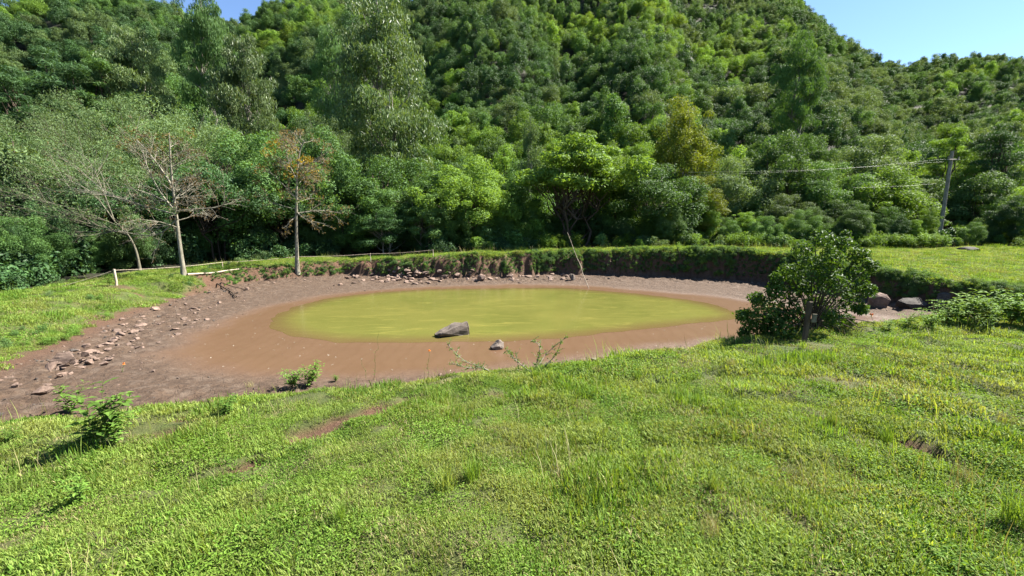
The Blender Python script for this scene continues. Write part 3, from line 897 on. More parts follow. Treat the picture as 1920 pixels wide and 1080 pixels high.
bare_tree('pale_limbed_tree', 'tree with long low pale limbs sweeping to the left edge over the shaded wood',
          [(262, 505), (255, 470), (240, 440), (215, 415)],
          [[(240, 440, 0), (170, 420, -.5), (90, 405, -1.2), (0, 425, -2)], [(225, 425, 0), (150, 395, -.3), (70, 375, -.6), (-30, 350, -1.4)],
           [(215, 415, 0), (170, 360, 0), (110, 335, 0), (40, 345, -.4)], [(215, 415, 0), (190, 350, .3), (165, 300, .6), (120, 270, .8)], [(235, 435, 0), (150, 435, -.6), (60, 445, -1.2), (-20, 470, -1.8)]],
          23.8, .075, 'olive', 41, leafp=8.0, Ls=.10, kids=7, sideN=3, spread=2.0, cat='tree', bark='lichen')

for tn_, pxr, pyr, Yt, mats_, sd_ in [('bare_tree', (215, 370), (235, 300), 22.2, 'rust', 6), ('bare_tree', (200, 390), (300, 400), 22.2, 'olive', 7), ('bare_tree.001', (475, 640), (260, 400), 27.3, 'bright', 8), ('bare_tree.001', (480, 620), (300, 420), 27.3, 'rust', 9)]:
    r_ = np.random.default_rng(sd_); g = Geo(); e_ = bpy.data.objects[tn_]
    for i in range(12 if mats_ == 'rust' else 24):
        c = world(r_.uniform(*pxr), r_.uniform(*pyr), Yt + r_.uniform(-1, 1)) - np.array(e_.location)
        clump_leaves(g, r_, c, r_.uniform(.2, .5), 26, .13, .055, .1, 1.0, .6, 0, .5)
    link('leaves', g.mesh('leaves', [LM[mats_]]), e_)

# ---------------------------------------------------------------- rocks and stones
import bmesh
def rock_mat(name, a, b, c):
    m = NT(name)
    tc = m.n('ShaderNodeTexCoord').outputs['Object']
    n1 = m.noise(3, 7, .7, tc); n2 = m.noise(22, 4, .7, tc)
    cc = m.mix(m.ramp(n1, [(.35, 0), (.65, 1)]), a, b)
    cc = m.mix(m.ramp(n2, [(.55, 0), (.75, 1)]), cc, c)
    oi = m.n('ShaderNodeObjectInfo').outputs['Random']
    cc = m.n('ShaderNodeHueSaturation', {'Value': m.math('MULTIPLY_ADD', oi, .6, .65), 'Color': cc}).outputs[0]
    bp = m.n('ShaderNodeBump', {'Strength': .6, 'Distance': .03, 'Height': m.math('ADD', n1, m.math('MULTIPLY', n2, .3))})
    return m.done(m.n('ShaderNodeBsdfPrincipled', {'Base Color': cc, 'Roughness': .85, 'Specular IOR Level': .25, 'Normal': bp.outputs[0]}).outputs[0])

RK = rock_mat('stone', (.09, .06, .045), (.20, .14, .108), (.28, .21, .165))
RKG = rock_mat('grey_rock', (.065, .052, .042), (.15, .122, .10), (.22, .185, .15))
RKD = rock_mat('dark_rock', (.03, .026, .022), (.08, .066, .055), (.13, .11, .09))


def rock_mesh(seed, sx, sy, sz, mat, n=16, sub=2, rough=.05):
    rg = np.random.default_rng(seed); bm = bmesh.new()
    for p in nrm(rg.normal(size=(n, 3))) * rg.uniform(.8, 1.05, (n, 1)):
        bm.verts.new((p[0] * sx, p[1] * sy, p[2] * sz))
    r_ = bmesh.ops.convex_hull(bm, input=bm.verts)
    bmesh.ops.delete(bm, geom=[g_ for g_ in r_['geom_interior'] if isinstance(g_, bmesh.types.BMVert)], context='VERTS')
    bmesh.ops.bevel(bm, geom=bm.edges[:], offset=.05 * min(sx, sy, sz), segments=1, affect='EDGES')
    if sub:
        bmesh.ops.triangulate(bm, faces=bm.faces[:])
        bmesh.ops.subdivide_edges(bm, edges=bm.edges[:], cuts=sub, use_grid_fill=True)
        for v in bm.verts:
            c = v.co; m_ = max(sx, sy, sz)
            f = float(fbm(c.x / m_ * 3 + seed, c.y / m_ * 3 + c.z / m_ * 4, seed, 3)) - .5
            v.co += v.normal * f * rough * 2.2 * m_ if v.normal.length else Vector()
    me = bpy.data.meshes.new('rock'); bm.to_mesh(me); bm.free(); me.materials.append(mat)
    return me


def rock_at(name, label, px, py, wpx, hpx, mat, seed, cat='rock', depth=.7, rz=0., group=None, sinkf=.25, n=16, rough=.07):
    X, Y, Z = hit(px, py)
    t = math.hypot(X, Y, Z - EYE) / math.hypot(*ray(px, py))
    w_ = wpx * t / 2; h_ = hpx * t / 2 * 1.25
    me = rock_mesh(seed, w_, w_ * depth, h_, mat, n, rough=rough)
    return tag(link(name, me, None, (X, Y + w_ * depth * .4, Z + h_ * (1 - 2 * sinkf)), (0, 0, rz)), label, cat, group)


rock_at('rock', 'large grey rock lying in the green water with its shaded flank to the viewer', 850, 632, 80, 32, RKG, 11, rz=.2, n=12, rough=.12)
rock_at('rock', 'smaller rounded rock in the brown shallows right of the large one', 932, 656, 32, 19, RKG, 12, n=22)
rock_at('rock', 'half-buried pale stone at the edge of the near grass, centre right', 1115, 679, 20, 8, RKG, 13)
rock_at('boulder', 'brown boulder under the right bank just behind the pond-side bush', 1650, 578, 44, 32, RK, 14, 'boulder', group='boulders under the right bank')
rock_at('boulder', 'long slanting dark boulder, middle one under the right bank', 1714, 580, 54, 24, RKD, 15, 'boulder', group='boulders under the right bank')
rock_at('boulder', 'dark rounded boulder under the right bank, the one nearest the ferns', 1776, 580, 42, 22, RKD, 16, 'boulder', group='boulders under the right bank')
rock_at('rock', 'flat dark rock lying out in the right-hand meadow', 1826, 471, 42, 9, RKD, 17, depth=.9)
for i, (px, py, w_, h_, lb) in enumerate([(112, 680, 52, 20, 'largest flat slab of the left mud shore, leaning on another stone'), (96, 694, 30, 18, 'dark slab wedged under the front of the largest slab'),
        (112, 708, 26, 12, 'flat stone directly in front of the largest slab'), (155, 670, 24, 12, 'pale angular stone just right of the largest slab'), (165, 683, 26, 10, 'broad flat stone right of the largest slab, second in line'),
        (192, 686, 18, 9, 'small pyramid-shaped stone right of the flat ones'), (72, 742, 44, 16, 'flat slab in the left foreground mud near the grass'), (30, 730, 22, 10, 'tilted stone nearest the left edge of the mud'),
        (205, 677, 20, 7, 'thin pale flake of stone beyond the pyramid-shaped stone'), (290, 583, 18, 9, 'lone pale stone by the bare left bank'), (262, 612, 22, 7, 'whitish flat stone in the upper left scatter'), (462, 545, 12, 8, 'reddish stone beside the dead branch'),
        (160, 655, 20, 10, 'dark stone behind the pale angular one'), (213, 638, 16, 7, 'low flat stone midway up the left scatter')]):
    rock_at('stone', lb, px, py, w_, h_, RK, 30 + i, 'stone', rz=i * .7, n=11)
SM = [rock_mesh(60 + i, 1, .75, .42 + .1 * (i % 3), RK, 10 + i, 0) for i in range(7)]
rng = np.random.default_rng(77)


def stone(px, py, w_, lb, grp):
    X, Y, Z = hit(px, py)
    if float(bil(GD, X, Y)) > .6: return
    t = Y / ray(px, py)[1]; s = w_ * t / 2
    tag(link('stone', SM[rng.integers(7)], None, (X, Y, Z + s * .03), (rng.uniform(-.3, .3), rng.uniform(-.3, .3), rng.uniform(0, 6.28)), (s, s, s * rng.uniform(.7, 1.2))), lb, 'stone', grp)


for i in range(135):
    f = rng.random(); px = 95 + f * 290 + rng.normal(0, 16); py = 690 - f * 112 + rng.normal(0, 15) + 6 * math.sin(f * 9)
    w_ = float(np.clip(rng.lognormal(2.4, .42), 4.5, 24)) * (1.15 - .5 * f)
    z_ = ['beside the largest slab', 'just beyond the largest slab', 'in the middle scatter', 'past the middle scatter', 'toward the dead branch'][min(4, int(f * 5))] + (', bank side' if py < 690 - f * 112 else ', water side')
    stone(px, py, w_, f'{"small" if w_ < 8 else "medium" if w_ < 14 else "large"} brown stone on the left shore, {z_}', f'stones on the left mud {z_}')
for i in range(140):
    f = rng.random(); px = 640 + f * 430 if i < 85 else rng.normal(755, 32); py = 523 + rng.normal(0, 5.0) - 3 * math.sin(f * 3)
    w_ = float(np.clip(rng.lognormal(2.45, .38), 4.5, 22))
    z_ = ['far left end', 'left part', 'left side of the pile', 'heart of the pile', 'right side of the pile', 'middle', 'right part', 'end near the leaning pole'][int(np.searchsorted([680, 715, 745, 770, 820, 900, 1000], px))] + (', against the bank' if py < 521 else ', front edge')
    stone(px, py, w_, f'{"small" if w_ < 8 else "medium" if w_ < 14 else "large"} rubble stone under far bank, {z_}', f'rubble at the foot of the far bank, {z_}')
rock_at('rock', 'biggest stone of the rubble under the far bank, left of centre', 902, 527, 20, 15, RK, 55, n=18)
rock_at('rock', 'pale upright stone in the rubble right of the dark pile', 1072, 526, 18, 14, RKG, 56, n=18)

# clods, pebbles and pale flecks on the mud
peb = [rock_mesh(80, 1, .8, .5, RK, 10, 0), rock_mesh(81, 1, .7, .6, RKD, 9, 0), rock_mesh(82, 1, .5, .12, rock_mat('pale_fleck', (.42, .38, .3), (.6, .56, .48), (.7, .66, .6)), 8, 0)]
N = 16000
a = rng.uniform(-18, 20, N); b = rng.uniform(7, 30, N); dd = bil(GD, a, b)
W_ = bil(wet.reshape(XX.shape), a, b)
ok = (dd < .3) & (inside(GREEN, a, b) == False)
rimk = np.clip(1 + dd / 3.5, 0, 1)
keep = ok & (rng.random(N) < np.where(W_ > .5, .10, .05 + .95 * rimk ** 1.6 * np.where((a < -9) | (b > 24) , 1, .35)))
a, b, dd, W_ = a[keep], b[keep], dd[keep], W_[keep]; n = len(a)
idx = np.where(W_ > .5, 2, rng.choice([0, 1, 2], n, p=[.5, .42, .08]))
s = np.where(idx == 2, rng.uniform(.012, .03, n), rng.lognormal(-3.5, .5, n))
scatter('gravel', np.c_[a, b, hgt(a, b) + s * .15], np.c_[rng.uniform(-.3, .3, (n, 2)), rng.uniform(0, 6.28, n)], s, idx, peb, 'clods, pebbles and pale flecks strewn over the mud', 'gravel')

# ---------------------------------------------------------------- wood: fence, log, poles
def post(parent, X, Y, h, r, name='post', mat='weather', lean=0.):
    g = Geo(); Z = float(hgt(X, Y))
    g.tube(bend_path((0, 0, -.3), (lean, 0, h), np.random.default_rng(int(X * 10) & 255), 5, .012), np.array([1, 1, .97, .93, .85]) * r, 8)
    g.add([(-.6 * r, -.6 * r, h), (.6 * r, -.6 * r, h), (.6 * r, .6 * r, h), (-.6 * r, .6 * r, h)] + np.array([lean, 0, .004]), [[0, 1, 2, 3]])
    return link(name, g.mesh(name, [BK[mat]], True), parent, (X, Y, Z))


fx = bpy.data.objects.new('wire_fence', None); COL.objects.link(fx)
tag(fx, 'wire fence on thin wooden posts running along the edge of the left wood', 'fence')
fp_ = []
for px, py, hp in [(218, 536, 31), (418, 505, 14), (556, 500, 20), (695, 491, 16), (812, 482, 14)]:
    X, Y, Z = hit(px, py); t = Y / ray(px, py)[1]; h = hp * t
    if px != 556: post(fx, X, Y, h, .05 if px == 218 else .028)
    fp_.append((X, Y, Z + h * .93))
wg = Geo()
ax, ay, az_ = hit(118, 541)
for p0, p1 in zip([(ax, ay, az_ + .1)] + fp_[:-1], fp_):
    wg.tube(bend_path(p0, p1, np.random.default_rng(1), 8, 0, -.012), np.full(8, .009), 4)
link('wire', wg.mesh('wire', [BK['weather']]), fx)

def log_px(name, label, cat, pts, r, mat, lift=.06, dz=None):
    P = []
    for px, py in pts:
        X, Y, Z = hit(px, py); P.append((X, Y, Z + lift))
    P = smooth_path(P, 4); g = Geo(); c = P.mean(0)
    g.tube(P - c, np.linspace(1, .6, len(P)) * r, 8)
    return tag(link(name, g.mesh(name, [BK[mat]], True), None, c), label, cat)


log_px('fallen_log', 'pale fallen log lying on the left bank between the two bare trees', 'log', [(352, 519), (375, 517), (400, 515), (420, 512), (448, 508)], .05, 'weather', .1)
log_px('dead_branch', 'dark forked dead branch lying on the mud below the log', 'branch', [(408, 538), (425, 545), (436, 552), (441, 560)], .035, 'dark')
log_px('dead_branch', 'thin straight stick lying behind the forked dead branch', 'branch', [(415, 537), (440, 541), (460, 545)], .025, 'dark')
g = Geo(); p0 = world(1105, 542, 24.0); p1 = world(1064, 436, 24.9); p0[2] = -.1
g.tube(bend_path(p0 * 0, p1 - p0, np.random.default_rng(3), 8, .004), np.linspace(.022, .010, 8), 6)
tag(link('bamboo_pole', g.mesh('bamboo_pole', [BK['weather']], True), None, p0), 'thin pale pole leaning left out of the far edge of the pond', 'pole')

# utility pole with its wires
pY = 38.5; pb = world(1762, 440, pY); pt = world(1785, 283, pY)
gz = float(hgt(pb[0], pY)); e = bpy.data.objects.new('utility_pole', None); COL.objects.link(e); e.location = (pb[0], pY, gz)
tag(e, 'grey wooden utility pole standing at the wood edge on the right', 'utility pole')
g = Geo(); H = pt[2] - gz
g.tube(np.array([(0, 0, -.5), (0, 0, H * .3), (.02, 0, H * .7), (0.03, 0, H)]), np.array([.155, .145, .13, .12]), 12)
g.add(np.array([(-.1, -.1, H), (.1, -.1, H), (.1, .1, H), (-.1, .1, H)]), [[0, 1, 2, 3]])
link('pole', g.mesh('pole', [BK['grey']], True), e)
g = Geo(); g.tube([(-.55, -.22, H - .75), (0, -.22, H - .75), (.55, -.22, H - .75)], [.05] * 3, 4)
link('crossarm', g.mesh('crossarm', [BK['grey']]), e)
for s_ in (-.45, .45):
    g = Geo(); g.tube([(s_, -.22, H - .70), (s_, -.22, H - .62), (s_, -.22, H - .60), (s_, -.22, H - .52)], [.03, .03, .06, .035], 8)
    link('insulator', g.mesh('insulator', [BK['pale']]), e)
wm = NT('wire_aluminium'); wmat = wm.done(wm.n('ShaderNodeBsdfPrincipled', {'Base Color': (.07, .07, .07, 1), 'Metallic': .0, 'Roughness': .5}).outputs[0])
for i, (q0, q1) in enumerate([((1776, 298), (1290, 329)), ((1782, 302), (1290, 323)), ((1770, 343), (1600, 352))]):
    A_ = world(*q0, pY - .22); B_ = world(*q1, 36.4 if i < 2 else 38.0)
    g = Geo(); g.tube(bend_path(A_, B_, np.random.default_rng(2), 14, 0, -.010), np.full(14, .0032), 4)
    ob = link('overhead_wire', g.mesh('overhead_wire', [wmat]))
    tag(ob, ['lower bright overhead wire running left from the utility pole', 'upper overhead wire running left from the utility pole', 'short wire leaving the utility pole halfway up'][i], 'wire')

# post by the bush
X, Y, Z = hit(1509, 640)
e = bpy.data.objects.new('short_post', None); COL.objects.link(e); e.location = (X, Y, Z)
tag(e, 'short dark wooden post with a pale board nailed on, in front of the pond-side bush', 'post')
t = Y / ray(1509, 640)[1]; h = 76 * t
def boxm(name, sx, sy, sz, mat, parent, loc, rot=(0, 0, 0)):
    bm = bmesh.new(); bmesh.ops.create_cube(bm, size=1)
    for v in bm.verts: v.co = Vector((v.co.x * sx, v.co.y * sy, v.co.z * sz))
    bmesh.ops.bevel(bm, geom=bm.edges[:], offset=min(sx, sy, sz) * .15, segments=1, affect='EDGES')
    me = bpy.data.meshes.new(name); bm.to_mesh(me); bm.free(); me.materials.append(mat)
    return link(name, me, parent, loc, rot)
boxm('stake', 8 * t, .06, h + .2, BK['brown'], e, (0, 0, h / 2 - .1), (0.02, .03, .2))
boxm('board', 9 * t, .02, 16 * t, BK['lichen'], e, (8 * t, -.055, h * .60), (0.0, .06, .1))

# ---------------------------------------------------------------- bush by the pond
rng = np.random.default_rng(15)
BY = Y + .75
cg = Geo(); bgm = Geo(); X0, Y0, Z0 = world(1520, 628, BY)[0], BY, float(hgt(world(1520, 628, BY)[0], BY))
o0 = np.array([X0, Y0, Z0])
tt = BY / ray(1500, 540)[1]
cl = [(1545, 452, 22), (1580, 458, 18), (1505, 470, 20), (1610, 480, 20), (1560, 485, 30), (1520, 505, 30), (1478, 510, 20), (1600, 515, 30), (1632, 498, 16), (1628, 545, 20), (1560, 530, 34), (1500, 545, 34), (1455, 545, 26), (1590, 565, 28),
      (1535, 575, 34), (1480, 585, 34), (1435, 580, 28), (1405, 600, 24), (1430, 618, 24), (1395, 625, 16), (1470, 620, 26), (1560, 598, 22), (1418, 560, 16), (1615, 580, 18), (1510, 612, 22), (1585, 440, 10), (1530, 438, 10), (1450, 600, 28), (1390, 590, 14), (1455, 520, 12), (1500, 626, 15), (1548, 612, 18), (1585, 600, 16), (1470, 632, 14)]
for (a, b, rp) in cl:
    for rep in range(2):
        c = world(a, b, BY + rng.uniform(-.45, .55)) - o0
        r_ = rp * tt * rng.uniform(.65, 1.0)
        clump_leaves(cg, rng, c, r_, int((40 + 9.0 * rp) * .8), .062, .032, .2, .75, .95, 0, rng.uniform(.3, .7))
        if rep == 0 or rp > 25:
            st = np.array([rng.normal(0, .05), rng.normal(0, .05), -.05])
            m1 = c * .45 + [0, 0, .12]
            bgm.tube(smooth_path([st, m1, c], 4), np.linspace(.018, .005, 9), 5)
for (a, b) in [(1590, 612), (1605, 618), (1578, 625), (1625, 612), (1560, 622), (1640, 605)]:
    c = world(a, b, BY + rng.uniform(-.6, .1)) - o0
    bgm.tube(bend_path((0, 0, .12), c, rng, 6, .05, .12), np.linspace(.018, .006, 6), 5)
e = bpy.data.objects.new('bush', None); COL.objects.link(e); e.location = o0
tag(e, 'dark glossy-leaved bush spreading over the near pond edge behind the short post', 'bush')
link('crown', cg.mesh('crown', [LM['bush']]), e); link('branches', bgm.mesh('branches', [BK['brown']]), e)

# ---------------------------------------------------------------- leafy plants, flower stalks, scrub
def leafy(rng, H, stems, L, spread=.5, wl=.28, whorl=.045, name='leafy_plant', leaf='herb'):
    wl = wl * 1.25; whorl = whorl * 1.5
    sg = Geo(); lg = Geo()
    for s in range(stems):
        a = rng.uniform(0, 6.28); tip = np.array([math.cos(a) * H * spread * rng.uniform(.2, 1), math.sin(a) * H * spread * rng.uniform(.2, 1), H * rng.uniform(.65, 1)])
        P = bend_path((0, 0, -.02), tip, rng, 7, .05, .08); sg.tube(P, np.linspace(.007, .003, 7), 5)
        m = int(H * np.linalg.norm(tip) / H / whorl)
        for k in range(m):
            f = .18 + .82 * k / m; i = min(5, int(f * 6)); p = P[i] + (P[i + 1] - P[i]) * (f * 6 - i); b = k * 2.4
            d = np.array([math.cos(b), math.sin(b), rng.uniform(-.1, .7)]); l = L * (1.1 - .55 * f) * rng.uniform(.8, 1.2)
            side = np.cross(d, [0, 0, 1])
            n1 = np.cross(side, d)
            for hw, (c0, dd_) in enumerate([(.28, d), (.75, d + [0, 0, -.35])]):
                lg.leaves((p + nrm(d) * l * c0)[None] + (np.array([[0, 0, -.1 * l]]) if hw else 0), nrm(dd_)[None], nrm(n1)[None], [l * .62], [l * wl], np.array([rng.uniform(.2, 1)]))
    return sg.mesh('stem', [BK['stem']]), lg.mesh('foliage', [LM[leaf]])


def put_plant(px, py, ms, sc, label, name='leafy_plant', cat='plant', group=None, rz=None):
    X, Y, Z = hit(px, py)
    e = bpy.data.objects.new(name, None); COL.objects.link(e); e.location = (X, Y, Z); e.scale = (sc,) * 3; e.rotation_euler = (0, 0, rng.uniform(0, 6.28) if rz is None else rz)
    tag(e, label, cat, group)
    link('stem', ms[0], e); link('foliage', ms[1], e)
    return e, Y / ray(px, py)[1]


rng = np.random.default_rng(23)
LP = [leafy(rng, 1.0, 8, .32, .45), leafy(rng, 1.0, 6, .30, .6), leafy(rng, 1.0, 13, .27, .8)]
def plant_h(px, py, hpx, k, label, **kw):
    X, Y, Z = hit(px, py); t = Y / ray(px, py)[1]
    return put_plant(px, py, LP[k], hpx * t, label, **kw)
plant_h(192, 838, 118, 0, 'tallest leafy weed in the left foreground, with its shadow on the grass')
plant_h(135, 782, 66, 1, 'leafy weed behind the tallest one, close to the left mud')
plant_h(215, 842, 60, 2, 'low leafy shoots at the right foot of the tallest weed')
plant_h(420, 785, 40, 2, 'low leafy weed alone in the grass halfway between tall weed and soil scar')
plant_h(548, 727, 40, 2, 'compact leafy clump on the near grass edge, left twin')
plant_h(580, 725, 46, 2, 'compact leafy clump on the near grass edge, right twin')
plant_h(150, 945, 60, 1, 'broad-leaved seedling at the lower left corner of the grass')
plant_h(30, 830, 34, 2, 'small weed at the left edge of the grass below the slabs')
plant_h(630, 715, 14, 2, 'tiny leafy shoot right of the compact clumps')
plant_h(138, 538, 22, 1, 'bright weed at the foot of the leftmost fence wire')
plant_h(205, 536, 24, 1, 'slim green weed beside the first fence post')
plant_h(520, 503, 14, 1, 'small weed left of the shorter bare tree')
for i, (px, py, h, k) in enumerate([(1740, 618, 42, 2), (1772, 612, 50, 2), (1800, 612, 62, 0), (1832, 610, 70, 0), (1862, 612, 58, 2), (1895, 612, 66, 0), (1920, 616, 72, 2), (1845, 622, 36, 1), (1700, 614, 34, 1), (1880, 600, 58, 1), (1815, 600, 55, 0), (1665, 622, 30, 1)]):
    plant_h(px, py, h, k, ['low leafy plant at the left end of the right-hand fern-like clump', 'leafy plant, second from the left in the right-hand clump', 'tall leafy plant near the middle of the right-hand clump', 'tallest leafy plant of the right-hand clump', 'dense leafy plant right of the tallest in the right-hand clump', 'tall leafy plant close to the right edge',
            'leafy plant cut by the right edge of the photo', 'small leafy plant in front of the tallest of the right clump', 'small leafy plant on the grass edge right of the bush', 'leafy plant at the back of the right-hand clump, near the edge', 'leafy plant at the back of the right-hand clump, in its middle', 'leafy seedling just right of the bush'][i], group='leafy plants at the right-hand grass edge')

fm = NT('orange_petal'); FM = fm.done(fm.n('ShaderNodeBsdfPrincipled', {'Base Color': (.75, .22, .01, 1), 'Roughness': .6}).outputs[0])
def stalk(px, py, pxt, pyt, label, flower=False, leafL=.05, dens=26):
    X, Y, Z = hit(px, py); tp = world(pxt, pyt, Y) - np.array([X, Y, Z]); r_ = np.random.default_rng(px)
    sg = Geo(); lg = Geo(); P = bend_path((0, 0, -.02), tp, r_, 8, .03); sg.tube(P, np.linspace(.005, .002, 8), 5)
    m = dens; f = r_.uniform(.1, .97, m); i = np.minimum(6, (f * 7).astype(int)); p = P[i] + (P[i + 1] - P[i]) * (f * 7 - i)[:, None]
    d = r_.normal(size=(m, 3)) * [1, 1, .3] + [0, 0, .5]; l = leafL * (1.2 - .7 * f)
    lg.leaves(p + nrm(d) * l[:, None] * .5, d, r_.normal(size=(m, 3)) * .4 + [0, 0, 1], l, l * .3, r_.uniform(0, 1, m))
    e = bpy.data.objects.new('flower_stalk', None); COL.objects.link(e); e.location = (X, Y, Z); tag(e, label, 'plant')
    link('stem', sg.mesh('stem', [BK['stem']]), e); link('foliage', lg.mesh('foliage', [LM['herb']]), e)
    if flower:
        g = Geo(); k = 22; d = nrm(r_.normal(size=(k, 3)) + [0, 0, .8])
        g.leaves(tp + d * .018, d, r_.normal(size=(k, 3)), np.full(k, .036), np.full(k, .016), np.full(k, .5)); link('flower', g.mesh('flower', [FM]), e)
stalk(700, 713, 711, 622, 'tall thin leafy stalk rising against the brown water, left of the orange flower')
stalk(688, 712, 676, 672, 'short thin stalk left of the tall thin one', leafL=.03)
stalk(803, 712, 805, 658, 'leafy stalk topped by an orange flower in front of the brown water', True)
stalk(228, 700, 232, 682, 'small orange-flowered plant growing in the left mud', True, .04, 12)
stalk(1640, 622, 1634, 590, 'small orange-flowered plant right of the pond-side bush', True, .05)
stalk(1245, 672, 1253, 650, 'small leafy sprig on the grass edge right of centre', False, .05)

def scrub(label, base, twigs, seed):
    r_ = np.random.default_rng(seed); X, Y, Z = hit(*base); o0 = np.array([X, Y, Z]); sg = Geo(); lg = Geo()
    for tw in twigs:
        Q = smooth_path([np.zeros(3)] + [world(a, b, Y + r_.uniform(-.15, .25)) - o0 for a, b in tw], 5)
        sg.tube(Q, np.linspace(.008, .0025, len(Q)), 5)
        for k in range(len(Q) * 2):
            i = r_.integers(2, len(Q) - 1); d = nrm(nrm(Q[i + 1] - Q[i]) + r_.normal(0, .6, 3)); l = r_.uniform(.04, .12)
            sg.tube(np.array([Q[i], Q[i] + d * l]), [.003, .0015], 4)
            m = 5; lg.leaves(Q[i] + d * l * r_.uniform(.3, 1, (m, 1)) + r_.normal(0, .008, (m, 3)), r_.normal(size=(m, 3)), r_.normal(size=(m, 3)) + [0, 0, 1], np.full(m, .026), np.full(m, .013), r_.uniform(.2, 1, m))
    e = bpy.data.objects.new('scrub', None); COL.objects.link(e); e.location = o0; tag(e, label, 'shrub')
    link('branches', sg.mesh('branches', [BK['pale']]), e); link('foliage', lg.mesh('foliage', [LM['herb']]), e)
scrub('sparse scrub with pale crooked twigs and tiny leaves at the near grass edge, centre', (1000, 700),
      [[(1010, 685), (1028, 660), (1062, 632)], [(1005, 685), (1012, 650), (995, 638)], [(985, 690), (960, 668), (950, 655)], [(1015, 690), (1040, 668), (1052, 642)], [(975, 695), (968, 660)]], 61)
scrub('leaning leafy twig reaching left over the water from the central scrub', (925, 702), [[(900, 688), (870, 676), (838, 645)], [(905, 690), (880, 690), (850, 682)]], 62)

# ---------------------------------------------------------------- grass
def blade_patch(seed, n, R, hl, hw, mats, mode, fold=.2):
    rg = np.random.default_rng(seed); g = Geo()
    a = rg.uniform(0, 6.28, n); q_ = R * np.sqrt(rg.random(n)); b = np.c_[np.cos(a) * q_, np.sin(a) * q_, np.zeros(n)]
    l = rg.uniform(*hl, n); w_ = rg.uniform(*hw, n); tn = np.clip(rg.normal(.5, .28, n), 0, 1)
    if mode == 'leaf':
        d = rg.normal(size=(n, 3)) * [1, 1, .35]; b[:, 2] = rg.uniform(.006, .035, n)
        g.leaves(b, d, rg.normal(size=(n, 3)) * .55 + [0, 0, 1], l, w_, tn)
    else:
        az = rg.uniform(0, 6.28, n); lean = rg.uniform(.25, 1.35, n) if mode == 'turf' else rg.uniform(.1, .75, n)
        h = np.c_[np.cos(az), np.sin(az), np.zeros(n)]
        up = np.array([0, 0, 1.0]); s = np.c_[-np.sin(az), np.cos(az), np.zeros(n)]
        m1 = b + (up + h * lean[:, None] * .5) / np.sqrt(1 + (lean[:, None] * .5) ** 2) * (l * .55)[:, None]
        d2 = nrm(up * (1 - lean[:, None] * .45) + h * lean[:, None] * 1.1); m2 = m1 + d2 * (l * .45)[:, None]
        W = w_[:, None] / 2
        v = np.stack([b - s * W * .7, b + s * W * .7, m1 + s * W, m1 - s * W, m2 + s * W * .12, m2 - s * W * .12], 1).reshape(-1, 3)
        i = np.arange(n) * 6
        qd = np.concatenate([np.stack([i, i + 1, i + 2, i + 3], 1), np.stack([i + 3, i + 2, i + 4, i + 5], 1)])
        g.add(v, qd, np.repeat(tn, 6))
    return g.mesh('grass_patch', mats)


GRASS = leaf_mat('grass_blade', (.075, .142, .018), (.235, .325, .066), (.21, .21, .07), .38, .6, .15, .35, (.9, (.20, .20, .06), .5))
GRASS2 = leaf_mat('grass_leaf', (.050, .12, .014), (.155, .265, .040), (.15, .19, .04), .34, .65, .12, .5, (.7, (.16, .24, .03), .4))
STRAW = leaf_mat('grass_straw', (.16, .125, .055), (.38, .35, .17), (.14, .08, .04), .15, .7, .2, .6)
GP = [blade_patch(401, 210, .17, (.025, .06), (.004, .007), [GRASS], 'turf'),
      blade_patch(402, 210, .17, (.02, .05), (.004, .008), [GRASS], 'turf'),
      blade_patch(403, 230, .16, (.012, .028), (.007, .013), [GRASS2], 'leaf'),
      blade_patch(404, 110, .17, (.025, .06), (.002, .004), [STRAW], 'turf'),
      blade_patch(405, 110, .16, (.05, .12), (.004, .008), [GRASS2], 'up'),
      blade_patch(406, 170, .17, (.02, .045), (.006, .011), [GRASS2], 'turf'),
      blade_patch(407, 9, .16, (.12, .30), (.002, .0035), [STRAW], 'up'), blade_patch(408, 12, .16, (.10, .24), (.003, .005), [GRASS], 'up')]
rng = np.random.default_rng(99)
pts = []; sc_ = []; ids = []


def sow(n, x0, x1, y0, y1, smin, smax, cond, p):
    a = rng.uniform(x0, x1, n); b = rng.uniform(y0, y1, n)
    m = (np.abs(a) < np.abs(b) * 1.35 + 6.0) & cond(a, b) & (bil(GG, a, b) > rng.uniform(.25, .9, n)) & (bil(GS, a, b) < .5)
    a, b = a[m], b[m]; k = len(a)
    c = fbm(a * 1.7, b * 1.7, 71, 3)
    i = rng.choice(6, k, p=p)
    # taller, lusher spots and drier, thinner spots gather in patches
    i = np.where((c > .60) & (rng.random(k) < .06), 4, i); i = np.where((c < .40) & (rng.random(k) < .14), 3, i)
    c2 = fbm(a * 2.3 + 50, b * 2.3, 72, 3)
    i = np.where((c2 > .60) & ((i == 0) | (i == 1)) & (rng.random(k) < .7), 2, i); i = np.where((c2 < .46) & (i == 2) & (rng.random(k) < .8), 0, i)
    i = np.where(rng.random(k) < .014, 6, i); i = np.where(rng.random(k) < .03, 7, i)
    pts.append(np.c_[a, b, hgt(a, b) - .004]); sc_.append(rng.uniform(smin, smax, k) * (.6 + .8 * c) * np.where((a < 0) & (b < 9), .85, 1)); ids.append(i)

